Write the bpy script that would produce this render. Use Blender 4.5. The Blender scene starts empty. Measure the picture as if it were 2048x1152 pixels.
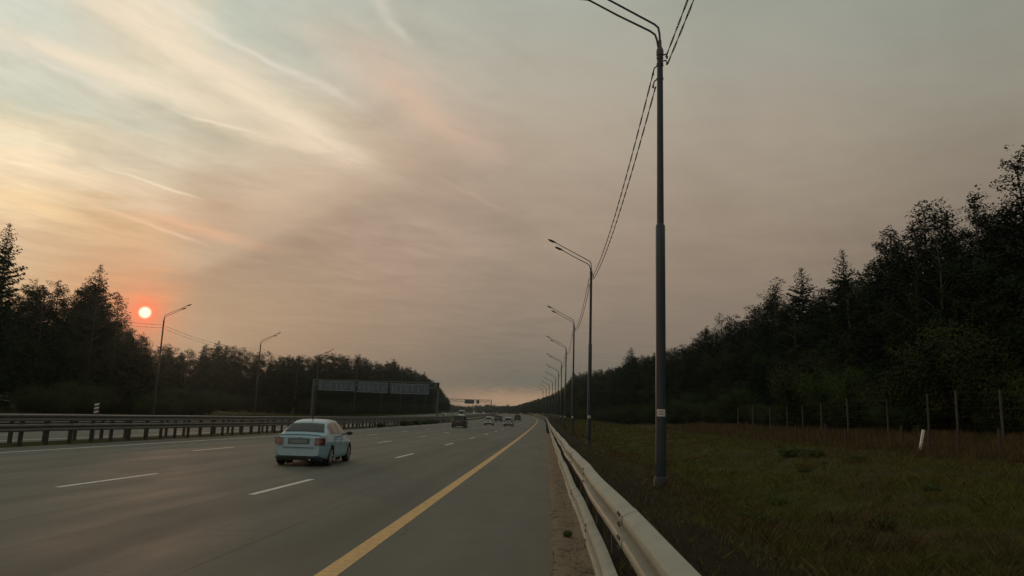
import bpy, bmesh, math, random
import numpy as np
from mathutils import Vector, Matrix

random.seed(7)
rng = np.random.default_rng(7)
S = bpy.context.scene
COL = S.collection
R = math.radians

# ------------------------------------------------------------------ camera
FPX, YAW, PITCH, ROLL, EYE = 1496.06, 0.049658, 0.174581, 0.032631, 1.65
_F = Vector((-math.sin(YAW) * math.cos(PITCH), math.cos(YAW) * math.cos(PITCH), math.sin(PITCH)))
_R = Vector((math.cos(YAW), math.sin(YAW), 0))
_U = _R.cross(_F)
_R2 = _R * math.cos(ROLL) + _U * math.sin(ROLL)
_U2 = -_R * math.sin(ROLL) + _U * math.cos(ROLL)
cam_d = bpy.data.cameras.new('camera')
cam = bpy.data.objects.new('camera', cam_d)
COL.objects.link(cam)
cam.matrix_world = Matrix(((_R2.x, _U2.x, -_F.x, 0), (_R2.y, _U2.y, -_F.y, 0), (_R2.z, _U2.z, -_F.z, EYE), (0, 0, 0, 1)))
cam_d.sensor_width = 36.0
cam_d.lens = 36.0 * FPX / 2048.0
cam_d.clip_start, cam_d.clip_end = 0.1, 6000
S.camera = cam


def seen_at(x, y, z):
    """where a point of the place falls in the photograph (used to size the trees against the photographed skyline)"""
    q = Vector((x, y, z - EYE))
    d = q.dot(_F)
    return 1024 + FPX * q.dot(_R2) / d, 576 - FPX * q.dot(_U2) / d


# ------------------------------------------------------------------ view + render settings
S.view_settings.view_transform = 'Standard'
S.view_settings.look = 'None'
S.view_settings.exposure = 0.0
S.view_settings.gamma = 1.0
S.view_settings.use_curve_mapping = False
S.render.engine = 'CYCLES'
S.cycles.use_denoising = True
S.cycles.max_bounces = 6
S.cycles.diffuse_bounces = 3
S.cycles.transparent_max_bounces = 8
S.cycles.volume_bounces = 0

SUN_DIR = Vector((-0.48278, 0.86844, 0.11280)).normalized()
SUN_EL, SUN_AZ = math.asin(SUN_DIR.z), math.atan2(SUN_DIR.x, SUN_DIR.y)


def lin(c, k=1.0):
    out = []
    for v in c:
        v /= 255.0
        out.append(k * (v / 12.92 if v <= 0.04045 else ((v + 0.055) / 1.055) ** 2.4))
    return tuple(out)


# ------------------------------------------------------------------ node helpers
class NT:
    def __init__(self, tree):
        self.t = tree
        self.n = tree.nodes
        self.l = tree.links

    def put(self, sock, v):
        if v is None:
            return
        if isinstance(v, bpy.types.NodeSocket):
            self.l.new(v, sock)
        elif isinstance(v, (tuple, list)) and sock.type == 'RGBA' and len(v) == 3:
            sock.default_value = (*v, 1)
        else:
            sock.default_value = v

    def node(self, kind, **kw):
        n = self.n.new(kind)
        for k, v in kw.items():
            setattr(n, k, v)
        return n

    def m(self, op, a, b=None, c=None, clamp=False):
        n = self.node('ShaderNodeMath', operation=op, use_clamp=clamp)
        for i, v in enumerate((a, b, c)):
            self.put(n.inputs[i], v)
        return n.outputs[0]

    def v(self, op, a, b=None, scale=None):
        n = self.node('ShaderNodeVectorMath', operation=op)
        self.put(n.inputs[0], a)
        if b is not None:
            self.put(n.inputs[1], b)
        if scale is not None:
            self.put(n.inputs['Scale'], scale)
        return n.outputs['Value'] if op in ('DOT_PRODUCT', 'LENGTH', 'DISTANCE') else n.outputs['Vector']

    def sep(self, a):
        n = self.node('ShaderNodeSeparateXYZ')
        self.put(n.inputs[0], a)
        return n.outputs

    def comb(self, x, y, z):
        n = self.node('ShaderNodeCombineXYZ')
        for i, v in enumerate((x, y, z)):
            self.put(n.inputs[i], v)
        return n.outputs[0]

    def mix(self, f, a, b, blend='MIX'):
        n = self.node('ShaderNodeMix', data_type='RGBA', blend_type=blend)
        n.clamp_factor = True
        self.put(n.inputs[0], f)
        self.put(n.inputs[6], a)
        self.put(n.inputs[7], b)
        return n.outputs[2]

    def noise(self, vec, scale=5.0, detail=3.0, rough=0.5, dist=0.0):
        n = self.node('ShaderNodeTexNoise')
        self.put(n.inputs['Vector'], vec)
        n.inputs['Scale'].default_value = scale
        n.inputs['Detail'].default_value = detail
        n.inputs['Roughness'].default_value = rough
        n.inputs['Distortion'].default_value = dist
        return n.outputs[0]

    def rng(self, v, a, b, c=0.0, d=1.0, smooth=False):
        n = self.node('ShaderNodeMapRange')
        if smooth:
            n.interpolation_type = 'SMOOTHSTEP'
        self.put(n.inputs[0], v)
        for i, q in enumerate((a, b, c, d)):
            self.put(n.inputs[i + 1], q)
        return n.outputs[0]

    def ramp(self, f, stops):
        n = self.node('ShaderNodeValToRGB')
        cr = n.color_ramp
        cr.interpolation = 'B_SPLINE' if False else 'LINEAR'
        while len(cr.elements) < len(stops):
            cr.elements.new(1.0)
        for e, (p, c) in zip(cr.elements, stops):
            e.position = p
            e.color = (*c, 1)
        self.put(n.inputs[0], f)
        return n.outputs[0]


# ------------------------------------------------------------------ world: smoky sunset sky
W = bpy.data.worlds.new("World")
S.world = W
W.use_nodes = True
w = NT(W.node_tree)
w.n.clear()
SKY_STRENGTH = 0.1
K = 1.0 / SKY_STRENGTH
d = w.v('NORMALIZE', w.node('ShaderNodeTexCoord').outputs['Generated'])
dx, dy, dz = w.sep(d)[:3]
az = w.m('MULTIPLY', w.m('ARCTAN2', dx, dy), 180 / math.pi)
el = w.m('MULTIPLY', w.m('ARCSINE', dz), 180 / math.pi)
zp = w.m('MAXIMUM', dz, 0.02)
plane = w.comb(w.m('DIVIDE', dx, zp), w.m('DIVIDE', dy, zp), 0.0)        # cloud sheet overhead
warp = w.noise(plane, 2.2, 4, 0.6)
warp2 = w.noise(w.v('ADD', plane, (7.3, 1.1, 0)), 2.2, 4, 0.6)
planew = w.v('ADD', plane, w.comb(w.m('MULTIPLY_ADD', warp, 0.16, -0.08), w.m('MULTIPLY_ADD', warp2, 0.16, -0.08), 0))
el_w = w.m('ADD', el, w.m('MULTIPLY', w.m('SUBTRACT', warp, 0.5), w.m('MINIMUM', el, 5.0)))
ZEN = [(45, (166, 168, 158)), (90, (168, 172, 164))]
COLS = [
    (-75, [(0, (150, 125, 105)), (8, (180, 152, 125)), (16, (196, 175, 146)), (27, (198, 190, 170))]),
    (-37.9, [(0, (165, 125, 98)), (5.2, (190, 150, 115)), (8.4, (205, 174, 139)), (10.6, (211, 180, 147)), (12.8, (236, 207, 166)), (15.0, (246, 222, 186)), (17.4, (226, 213, 183)), (19.6, (204, 206, 188)), (21.9, (214, 212, 193)), (24.8, (208, 210, 195))]),
    (-29.8, [(0, (140, 105, 88)), (1.9, (150, 110, 90)), (5.3, (180, 128, 102)), (8.0, (190, 140, 108)), (10.1, (190, 148, 116)), (12.5, (205, 168, 128)), (14.2, (210, 187, 158)), (16.6, (210, 194, 170)), (19.2, (204, 200, 180)), (22.2, (218, 207, 182)), (24.7, (226, 214, 187)), (27.2, (226, 215, 190))]),
    (-25.0, [(0, (132, 112, 98)), (4.5, (158, 133, 113)), (7.4, (158, 132, 112)), (11.0, (162, 138, 118)), (13.6, (178, 148, 124)), (16.1, (190, 170, 148)), (19.0, (200, 190, 168)), (21.4, (214, 200, 174)), (23.8, (214, 203, 180)), (26.5, (196, 198, 182)), (29.1, (192, 197, 183))]),
    (-21.0, [(0, (128, 110, 96)), (4.5, (150, 125, 106)), (7.4, (160, 136, 116)), (11.0, (160, 137, 119)), (13.6, (182, 156, 134)), (16.1, (197, 174, 150)), (19.0, (203, 186, 163)), (21.4, (208, 195, 169)), (23.8, (200, 194, 176)), (26.5, (190, 192, 178)), (29.1, (188, 194, 180))]),
    (-12.0, [(0, (120, 106, 94)), (2.7, (128, 115, 102)), (4.9, (142, 123, 107)), (8.7, (158, 136, 118)), (12.5, (170, 147, 129)), (16.2, (183, 161, 141)), (18.8, (191, 168, 147)), (21.8, (194, 174, 154)), (25.0, (190, 181, 164)), (27.7, (182, 178, 163)), (30.4, (180, 180, 166))]),
    (-2.1, [(0, (186, 152, 122)), (1.6, (188, 152, 122)), (2.15, (146, 124, 103)), (2.6, (112, 108, 97)), (3.8, (118, 112, 101)), (6.1, (134, 121, 108)), (9.1, (148, 131, 116)), (12.9, (160, 141, 124)), (16.7, (168, 149, 131)), (20.5, (179, 163, 145)), (24.1, (181, 170, 153)), (27.7, (178, 174, 160)), (31.1, (174, 176, 163))]),
    (15.3, [(0, (112, 103, 93)), (3.4, (120, 110, 98)), (7.8, (136, 122, 108)), (12.1, (146, 129, 113)), (16.5, (157, 142, 125)), (21.8, (166, 154, 138)), (26.3, (164, 160, 147)), (30.2, (156, 158, 146))]),
    (32.1, [(0, (108, 98, 88)), (7.0, (118, 108, 95)), (13.3, (130, 117, 103)), (18.0, (143, 132, 116)), (22.6, (149, 144, 130)), (27.0, (146, 147, 136))]),
    (80, [(0, (104, 95, 86)), (10, (118, 107, 96)), (25, (134, 131, 121))]),
]
sky = None
prev_az = None
for a0, stops in COLS:
    st = [(e / 90.0, lin(c, K)) for e, c in stops] + [(e / 90.0, lin(c, K)) for e, c in ZEN]
    col = w.ramp(w.m('DIVIDE', el_w, 90.0, clamp=True), st)
    sky = col if sky is None else w.mix(w.rng(az, prev_az, a0, smooth=True), sky, col)
    prev_az = a0

# fine texture of the smoke layer: streaks that run along one wind direction
ang = R(28)
along = w.v('DOT_PRODUCT', planew, (math.sin(ang), math.cos(ang), 0))
across = w.v('DOT_PRODUCT', planew, (math.cos(ang), -math.sin(ang), 0))
st_n = w.noise(w.comb(w.m('MULTIPLY', along, 0.6), w.m('MULTIPLY', across, 2.6), 0), 1.4, 5, 0.55, 0.7)
st_f = w.noise(w.comb(w.m('MULTIPLY', along, 1.0), w.m('MULTIPLY', across, 3.0), 3), 3.4, 6, 0.65, 0.8)
puff = w.noise(planew, 3.0, 6, 0.62, 0.6)
lowfade = w.rng(el, 4, 14, smooth=True)
sunside = w.rng(az, 2, -18, 0.25, 1.0, smooth=True)
str_amt = w.m('MULTIPLY', w.m('MULTIPLY', lowfade, sunside), 0.62)
mod = w.m('ADD', w.m('MULTIPLY', w.m('SUBTRACT', st_n, 0.5), 0.75), w.m('ADD', w.m('MULTIPLY', w.m('SUBTRACT', st_f, 0.5), 0.30), w.m('MULTIPLY', w.m('SUBTRACT', puff, 0.5), 0.85)))
gain = w.m('MULTIPLY_ADD', mod, str_amt, 1.0)
sky = w.v('SCALE', sky, scale=gain)


def segment(p0, p1, width, soft=0.25, brk=0.5, skew=1.0, use=planew):
    """mask of a streak of cloud lying on the cloud sheet between two points"""
    u = (Vector(p1) - Vector(p0))
    L = u.length
    u.normalize()
    q = w.v('SUBTRACT', use, (p0[0], p0[1], 0))
    t = w.m('DIVIDE', w.v('DOT_PRODUCT', q, (u.x, u.y, 0)), L)
    s = w.m('DIVIDE', w.v('DOT_PRODUCT', q, (u.y, -u.x, 0)), width)
    if skew > 1.0:
        s = w.m('MULTIPLY', s, w.rng(s, -0.01, 0.01, 1.0, skew))
    if skew < 0.0:
        s = w.m('MULTIPLY', s, w.rng(s, -0.01, 0.01, -skew, 1.0))
    g = w.m('EXPONENT', w.m('MULTIPLY', w.m('MULTIPLY', s, s), -1.0))
    ends = w.m('MULTIPLY', w.rng(t, -soft, soft, smooth=True), w.rng(t, 1 + soft, 1 - soft, smooth=True))
    g = w.m('MULTIPLY', g, ends)
    if brk:
        g = w.m('MULTIPLY', g, w.rng(st_f, 0.5 - brk * 0.5, 0.62, 1 - brk, 1.0, smooth=True))
    return g


CREAM, WHITE, PINK, GREY = lin((248, 228, 201), K), lin((238, 228, 212), K), lin((232, 190, 158), K), lin((146, 126, 112), K)
for p0, p1, wd, c, a, sf, bk, sk in [
    ((-1.20, 1.45), (-0.72, 3.05), 0.105, CREAM, 0.80, 0.25, 0.35, 1.0),       # the broad bright band
    ((-1.55, 1.80), (-1.12, 2.35), 0.075, CREAM, 0.65, 0.30, 0.35, 1.0),
    ((-1.62, 1.85), (-1.397, 2.209), 0.030, WHITE, 0.40, 0.30, 0.4, 1.0),
    ((-1.03, 1.58), (-0.80, 2.03), 0.016, WHITE, 0.50, 0.25, 0.3, 1.0),        # contrails
    ((-0.82, 2.00), (-0.66, 2.28), 0.030, WHITE, 0.35, 0.30, 0.6, 1.0),
    ((-1.24, 2.41), (-1.10, 2.52), 0.016, CREAM, 0.60, 0.25, 0.0, 1.0),
    ((-1.14, 2.50), (-0.85, 2.72), 0.060, CREAM, 0.40, 0.30, 0.3, 1.0),
    ((-1.87, 2.98), (-1.72, 3.34), 0.020, CREAM, 0.60, 0.30, 0.1, 1.0),
    ((-2.30, 3.50), (-2.15, 4.30), 0.035, PINK, 0.75, 0.30, 0.2, 1.0),
    ((-2.05, 3.70), (-1.80, 4.50), 0.12, lin((236, 170, 136), K), 0.62, 0.3, 0.6, 1.0),
    ((-2.66, 3.30), (-2.60, 3.95), 0.10, lin((240, 206, 156), K), 0.55, 0.3, 0.5, 1.0),
    ((-0.55, 2.86), (-0.244, 3.497), 0.020, PINK, 0.16, 0.25, 0.2, 1.0),
    ((-0.44, 1.60), (-0.40, 1.83), 0.020, WHITE, 0.32, 0.3, 0.5, 1.0),
    ((-0.62, 1.75), (-0.25, 2.75), 0.120, lin((212, 184, 162), K), 0.60, 0.3, 0.7, 1.0),
    ((-0.52, 2.1), (-0.34, 2.6), 0.05, lin((218, 184, 158), K), 0.45, 0.3, 0.7, 1.0),
    ((-3.00, 5.75), (-0.45, 2.66), 0.60, GREY, 0.48, 0.15, 0.0, 5.0),
    ((-2.75, 5.35), (-0.55, 2.78), 0.55, lin((206, 181, 156), K), 0.40, 0.15, 0.0, -4.5),          # darker smoke bank below the bright band
]:
    sky = w.mix(w.m('MULTIPLY', segment(p0, p1, wd, sf, bk, sk), a), sky, c)
# thin horizontal smoke layers low down
lay = w.noise(w.comb(w.m('MULTIPLY', az, 0.06), w.m('MULTIPLY', el, 0.55), 0), 1.0, 4, 0.55, 0.5)
sky = w.v('SCALE', sky, scale=w.m('MULTIPLY_ADD', w.m('SUBTRACT', lay, 0.5), w.rng(el, 24, 6, 0.06, 0.22, smooth=True), 1.0))
# sun disc and the glow round it
cosang = w.v('DOT_PRODUCT', d, tuple(SUN_DIR))
sang = w.m('MULTIPLY', w.m('ARCCOSINE', w.m('MINIMUM', cosang, 1.0)), 180 / math.pi)
glow_n = w.noise(w.comb(w.m('MULTIPLY', az, 0.25), w.m('MULTIPLY', el, 1.3), 5), 1.0, 4, 0.6, 0.6)
upper = w.rng(w.m('SUBTRACT', el, w.m('MULTIPLY_ADD', w.m('SUBTRACT', az, math.degrees(SUN_AZ)), 0.75, 6.2)), -1.2, 1.2, 0.06, 1.0, smooth=True)
g1 = w.m('MULTIPLY', w.m('EXPONENT', w.m('MULTIPLY', w.m('MAXIMUM', w.m('SUBTRACT', sang, 0.45), 0.0), -1.35)), 0.92)
g2 = w.m('MULTIPLY', w.m('MULTIPLY', w.m('EXPONENT', w.m('MULTIPLY', sang, -0.50)), upper), w.rng(glow_n, 0.35, 0.68, 0.15, 1.0, smooth=True))
sky = w.mix(w.m('MULTIPLY', g2, 0.85), sky, lin((244, 150, 98), K))
sky = w.mix(w.m('MULTIPLY', g1, 1.0), sky, lin((252, 104, 74), K))
sky = w.mix(w.rng(sang, 0.50, 0.33, smooth=True), sky, w.mix(w.rng(sang, 0.44, 0.25, smooth=True), lin((255, 196, 150), K * 1.05), lin((255, 238, 218), K * 1.2)))
# real clear-sky scattering still shines faintly through the smoke
nish = w.node('ShaderNodeTexSky')
nish.sky_type = 'NISHITA'
nish.sun_disc = False
nish.sun_elevation = SUN_EL
nish.sun_rotation = SUN_AZ
nish.dust_density = 6.0
sky = w.mix(0.02, sky, nish.outputs[0])
sky = w.mix(w.rng(el, 0.0, -2.0), sky, lin((70, 64, 54), K))
bg = w.node('ShaderNodeBackground')
w.put(bg.inputs[0], sky)
bg.inputs[1].default_value = SKY_STRENGTH
wo = w.node('ShaderNodeOutputWorld')
w.l.new(bg.outputs[0], wo.inputs[0])

# ------------------------------------------------------------------ sun, weak behind the smoke
sun_d = bpy.data.lights.new('sun', 'SUN')
sun_d.energy = 0.22
sun_d.angle = R(0.9)
sun_d.color = (1.0, 0.55, 0.32)
sun = bpy.data.objects.new('sun', sun_d)
COL.objects.link(sun)
sun.rotation_euler = SUN_DIR.to_track_quat('Z', 'Y').to_euler()


# ------------------------------------------------------------------ object helpers
def put(o, name, parent=None, loc=None):
    COL.objects.link(o)
    o.name = name
    if parent is not None:
        o.parent = parent
    if loc is not None:
        o.location = loc
    return o


def tag(o, label=None, cat=None, group=None, kind=None):
    if label:
        o['label'] = label
    if cat:
        o['category'] = cat
    if group:
        o['group'] = group
    if kind:
        o['kind'] = kind
    return o


def empty(name, loc=(0, 0, 0), rz=0.0, **kw):
    o = bpy.data.objects.new(name, None)
    COL.objects.link(o)
    o.empty_display_size = 0.3
    o.location = loc
    o.rotation_euler = (0, 0, rz)
    return tag(o, **kw)


def dup(o, parent=None):
    c = o.copy()
    COL.objects.link(c)
    c.parent = parent
    for ch in o.children:
        dup(ch, c)
    return c


class MB:
    """gathers vertices and faces of one mesh object"""

    def __init__(self):
        self.v, self.f = [], []

    def add(self, vs, fs):
        b = len(self.v)
        self.v += [tuple(p) for p in vs]
        self.f += [tuple(b + i for i in q) for q in fs]
        return self

    def box(self, c, s, rz=0.0, bev=0.0):
        hx, hy, hz = s[0] / 2, s[1] / 2, s[2] / 2
        if bev:
            ring = [(hx - bev, -hy), (hx, -hy + bev), (hx, hy - bev), (hx - bev, hy), (-hx + bev, hy), (-hx, hy - bev), (-hx, -hy + bev), (-hx + bev, -hy)]
        else:
            ring = [(hx, -hy), (hx, hy), (-hx, hy), (-hx, -hy)]
        n = len(ring)
        cz, sz = math.cos(rz), math.sin(rz)
        vs = [(c[0] + x * cz - y * sz, c[1] + x * sz + y * cz, c[2] + z) for z in (-hz, hz) for x, y in ring]
        fs = [(i, (i + 1) % n, n + (i + 1) % n, n + i) for i in range(n)]
        fs += [tuple(range(n - 1, -1, -1)), tuple(range(n, 2 * n))]
        return self.add(vs, fs)

    def tube(self, pts, rad, n=8, cap=True):
        pts = [Vector(p) for p in pts]
        m = len(pts)
        rads = rad if isinstance(rad, (list, tuple)) else [rad] * m
        vs, fs = [], []
        ref = Vector((0, 0, 1)) if abs((pts[-1] - pts[0]).normalized().z) < 0.9 else Vector((1, 0, 0))
        for i, p in enumerate(pts):
            t = (pts[min(i + 1, m - 1)] - pts[max(i - 1, 0)]).normalized()
            a = t.cross(ref).normalized()
            b = a.cross(t).normalized()
            for k in range(n):
                th = 2 * math.pi * k / n
                vs.append(p + (a * math.cos(th) + b * math.sin(th)) * rads[i])
        for i in range(m - 1):
            for k in range(n):
                k2 = (k + 1) % n
                fs.append((i * n + k, i * n + k2, (i + 1) * n + k2, (i + 1) * n + k))
        if cap:
            fs.append(tuple(range(n - 1, -1, -1)))
            fs.append(tuple((m - 1) * n + k for k in range(n)))
        return self.add(vs, fs)

    def lathe(self, prof, n=16, axis='z', c=(0, 0, 0)):
        vs, fs = [], []
        for r, h in prof:
            for k in range(n):
                th = 2 * math.pi * k / n
                x, y = r * math.cos(th), r * math.sin(th)
                p = (x, y, h) if axis == 'z' else (h, x, y) if axis == 'x' else (x, h, y)
                vs.append((p[0] + c[0], p[1] + c[1], p[2] + c[2]))
        for i in range(len(prof) - 1):
            for k in range(n):
                k2 = (k + 1) % n
                fs.append((i * n + k, i * n + k2, (i + 1) * n + k2, (i + 1) * n + k))
        fs.append(tuple(range(n - 1, -1, -1)))
        fs.append(tuple((len(prof) - 1) * n + k for k in range(n)))
        return self.add(vs, fs)

    def grid(self, rows, flip=False):
        nr, nc = len(rows), len(rows[0])
        fs = []
        for i in range(nr - 1):
            for j in range(nc - 1):
                q = (i * nc + j, i * nc + j + 1, (i + 1) * nc + j + 1, (i + 1) * nc + j)
                fs.append(q[::-1] if flip else q)
        return self.add([p for r in rows for p in r], fs)

    def mesh(self, name, mat, smooth=None):
        me = bpy.data.meshes.new(name)
        me.from_pydata(self.v, [], self.f)
        me.update()
        if mat:
            me.materials.append(mat)
        if smooth is not None:
            me.shade_smooth()
            if smooth < 179:
                me.set_sharp_from_angle(angle=R(smooth))
        return me

    def build(self, name, mat, parent=None, loc=None, smooth=None, fix=True):
        me = self.mesh(name, mat, smooth)
        if fix:
            bm = bmesh.new()
            bm.from_mesh(me)
            bmesh.ops.recalc_face_normals(bm, faces=bm.faces)
            bm.to_mesh(me)
            bm.free()
        return put(bpy.data.objects.new(name, me), name, parent, loc)


def np_mesh(name, verts, faces, mat, smooth=False):
    """mesh from numpy arrays; faces all with the same corner count"""
    me = bpy.data.meshes.new(name)
    nv, (nf, k) = len(verts), faces.shape
    me.vertices.add(nv)
    me.vertices.foreach_set('co', np.ascontiguousarray(verts, dtype=np.float32).ravel())
    me.loops.add(nf * k)
    me.loops.foreach_set('vertex_index', np.ascontiguousarray(faces, dtype=np.int32).ravel())
    me.polygons.add(nf)
    me.polygons.foreach_set('loop_start', np.arange(0, nf * k, k, dtype=np.int32))
    me.polygons.foreach_set('loop_total', np.full(nf, k, dtype=np.int32))
    me.update(calc_edges=True)
    if smooth:
        me.shade_smooth()
    me.materials.append(mat)
    return me


# ------------------------------------------------------------------ materials
def mat_new(name):
    m = bpy.data.materials.new(name)
    m.use_nodes = True
    t = NT(m.node_tree)
    b = m.node_tree.nodes['Principled BSDF']
    return m, t, b


def mat_simple(name, col, rough=0.6, metal=0.0, vary=0.15, scale=8.0, coat=0.0, bump=0.0, spec=None):
    m, t, b = mat_new(name)
    co = t.node('ShaderNodeTexCoord').outputs['Object']
    n = t.noise(co, scale, 4, 0.6)
    dark = tuple(c * (1 - vary) for c in col)
    light = tuple(min(1, c * (1 + vary)) for c in col)
    t.put(b.inputs['Base Color'], t.mix(t.rng(n, 0.3, 0.7), dark, light))
    b.inputs['Roughness'].default_value = rough
    b.inputs['Metallic'].default_value = metal
    b.inputs['Coat Weight'].default_value = coat
    if spec is not None:
        b.inputs['Specular IOR Level'].default_value = spec
    if bump:
        bn = t.node('ShaderNodeBump')
        bn.inputs['Strength'].default_value = bump
        bn.inputs['Distance'].default_value = 0.02
        t.put(bn.inputs['Height'], n)
        t.put(b.inputs['Normal'], bn.outputs[0])
    return m


def mat_leaf(name, ca, cb, rough=0.75):
    """foliage: every leaf its own tone between two greens, every tree a little different"""
    m, t, b = mat_new(name)
    g = t.node('ShaderNodeNewGeometry')
    oi = t.node('ShaderNodeObjectInfo')
    co = t.node('ShaderNodeTexCoord').outputs['Object']
    n = t.noise(co, 0.55, 3, 0.6)
    f = t.m('ADD', t.m('MULTIPLY', g.outputs['Random Per Island'], 0.28), t.m('MULTIPLY', t.rng(n, 0.3, 0.7), 0.72))
    c = t.mix(f, ca, cb)
    hs = t.node('ShaderNodeHueSaturation')
    t.put(hs.inputs['Hue'], t.m('MULTIPLY_ADD', oi.outputs['Random'], 0.05, 0.475))
    t.put(hs.inputs['Value'], t.m('MULTIPLY_ADD', oi.outputs['Random'], 0.5, 0.75))
    t.put(hs.inputs['Color'], c)
    t.put(b.inputs['Base Color'], hs.outputs[0])
    b.inputs['Roughness'].default_value = rough
    b.inputs['Specular IOR Level'].default_value = 0.03
    return m


M = {}
M['leaf'] = mat_leaf('broad_leaf', (0.0095, 0.0165, 0.0062), (0.024, 0.0350, 0.0105))
M['leaf_birch'] = mat_leaf('birch_leaf', (0.0110, 0.0170, 0.0060), (0.027, 0.0355, 0.0110))
M['needle'] = mat_leaf('needle', (0.0075, 0.0150, 0.0075), (0.0190, 0.0300, 0.0125))
M['shrub'] = mat_leaf('shrub_leaf', (0.0190, 0.0290, 0.0085), (0.042, 0.0580, 0.0165))
M['weed'] = mat_leaf('weed_leaf', (0.036, 0.055, 0.018), (0.085, 0.115, 0.036))
M['bark'] = mat_simple('bark', (0.055, 0.046, 0.038), 0.9, vary=0.4, scale=6, bump=0.6)
M['bark_pale'] = mat_simple('pale_bark', (0.085, 0.08, 0.072), 0.85, vary=0.5, scale=3, bump=0.4)
M['galv'] = mat_simple('galvanised_steel', (0.25, 0.255, 0.21), 0.58, 0.1, vary=0.20, scale=2.6)
M['galv_dull'] = mat_simple('weathered_galvanised_steel', (0.145, 0.138, 0.115), 0.6, 0.2, vary=0.2, scale=2.0)
M['bolt'] = mat_simple('dark_bolt_steel', (0.05, 0.047, 0.043), 0.6, 0.5, vary=0.2)
M['post_dark'] = mat_simple('barrier_post_steel', (0.040, 0.036, 0.030), 0.7, 0.2, vary=0.25)
M['pole'] = mat_simple('dark_blue_grey_pole_paint', (0.022, 0.034, 0.050), 0.42, 0.0, vary=0.18, scale=2.0, spec=0.4)
M['pole_far'] = mat_simple('grey_pole_paint', (0.030, 0.027, 0.026), 0.5, 0.0, vary=0.18, scale=2.0)
M['lamp'] = mat_simple('lamp_housing', (0.05, 0.045, 0.045), 0.5, 0.1)
M['lamp_glass'] = mat_simple('lamp_glass', (0.35, 0.34, 0.31), 0.2)
M['cable'] = mat_simple('cable_sheath', (0.022, 0.020, 0.019), 0.7)
M['sticker'] = mat_simple('white_sticker', (0.55, 0.55, 0.52), 0.5, vary=0.2, scale=30)
M['sticker_ink'] = mat_simple('grey_print', (0.20, 0.20, 0.20), 0.5)
M['concrete'] = mat_simple('weathered_concrete', (0.062, 0.060, 0.052), 0.9, vary=0.3, scale=5, bump=0.3)
M['wood_dark'] = mat_simple('dark_wood', (0.045, 0.035, 0.027), 0.9, vary=0.3, scale=9, bump=0.3)
M['white_paint'] = mat_simple('white_paint', (0.72, 0.72, 0.68), 0.55, vary=0.08)
M['black_paint'] = mat_simple('black_paint', (0.02, 0.02, 0.02), 0.6)
M['sign_back'] = mat_simple('blue_grey_sign_back', (0.058, 0.095, 0.135), 0.5, 0.2, vary=0.12, scale=0.8)
M['sign_brace'] = mat_simple('sign_brace', (0.19, 0.25, 0.28), 0.5, 0.2, vary=0.2)
M['truss'] = mat_simple('gantry_steel', (0.085, 0.105, 0.105), 0.55, 0.2, vary=0.2)
M['glass'] = mat_simple('car_glass', (0.014, 0.019, 0.019), 0.12, spec=0.32, vary=0.05)
M['rubber'] = mat_simple('tyre_rubber', (0.016, 0.016, 0.016), 0.85, vary=0.2)
M['alloy'] = mat_simple('wheel_alloy', (0.30, 0.30, 0.31), 0.35, 0.6, vary=0.05)
M['trim'] = mat_simple('black_trim', (0.018, 0.018, 0.019), 0.55)
M['tail'] = mat_simple('tail_light_lens', (0.085, 0.008, 0.012), 0.2, coat=0.5, vary=0.25, scale=14)
M['tail_pale'] = mat_simple('tail_light_pale_lens', (0.16, 0.05, 0.055), 0.2, coat=0.5)
M['plate'] = mat_simple('plate_white', (0.16, 0.21, 0.23), 0.5, vary=0.1)
M['plate_recess'] = mat_simple('plate_recess', (0.07, 0.115, 0.13), 0.5)
M['chrome'] = mat_simple('chrome', (0.55, 0.55, 0.56), 0.2, 0.9, vary=0.05)


def mat_paint(name, col, rough=0.3):
    return mat_simple(name, col, rough, 0.0, vary=0.10, scale=1.3, coat=0.25)


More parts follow.
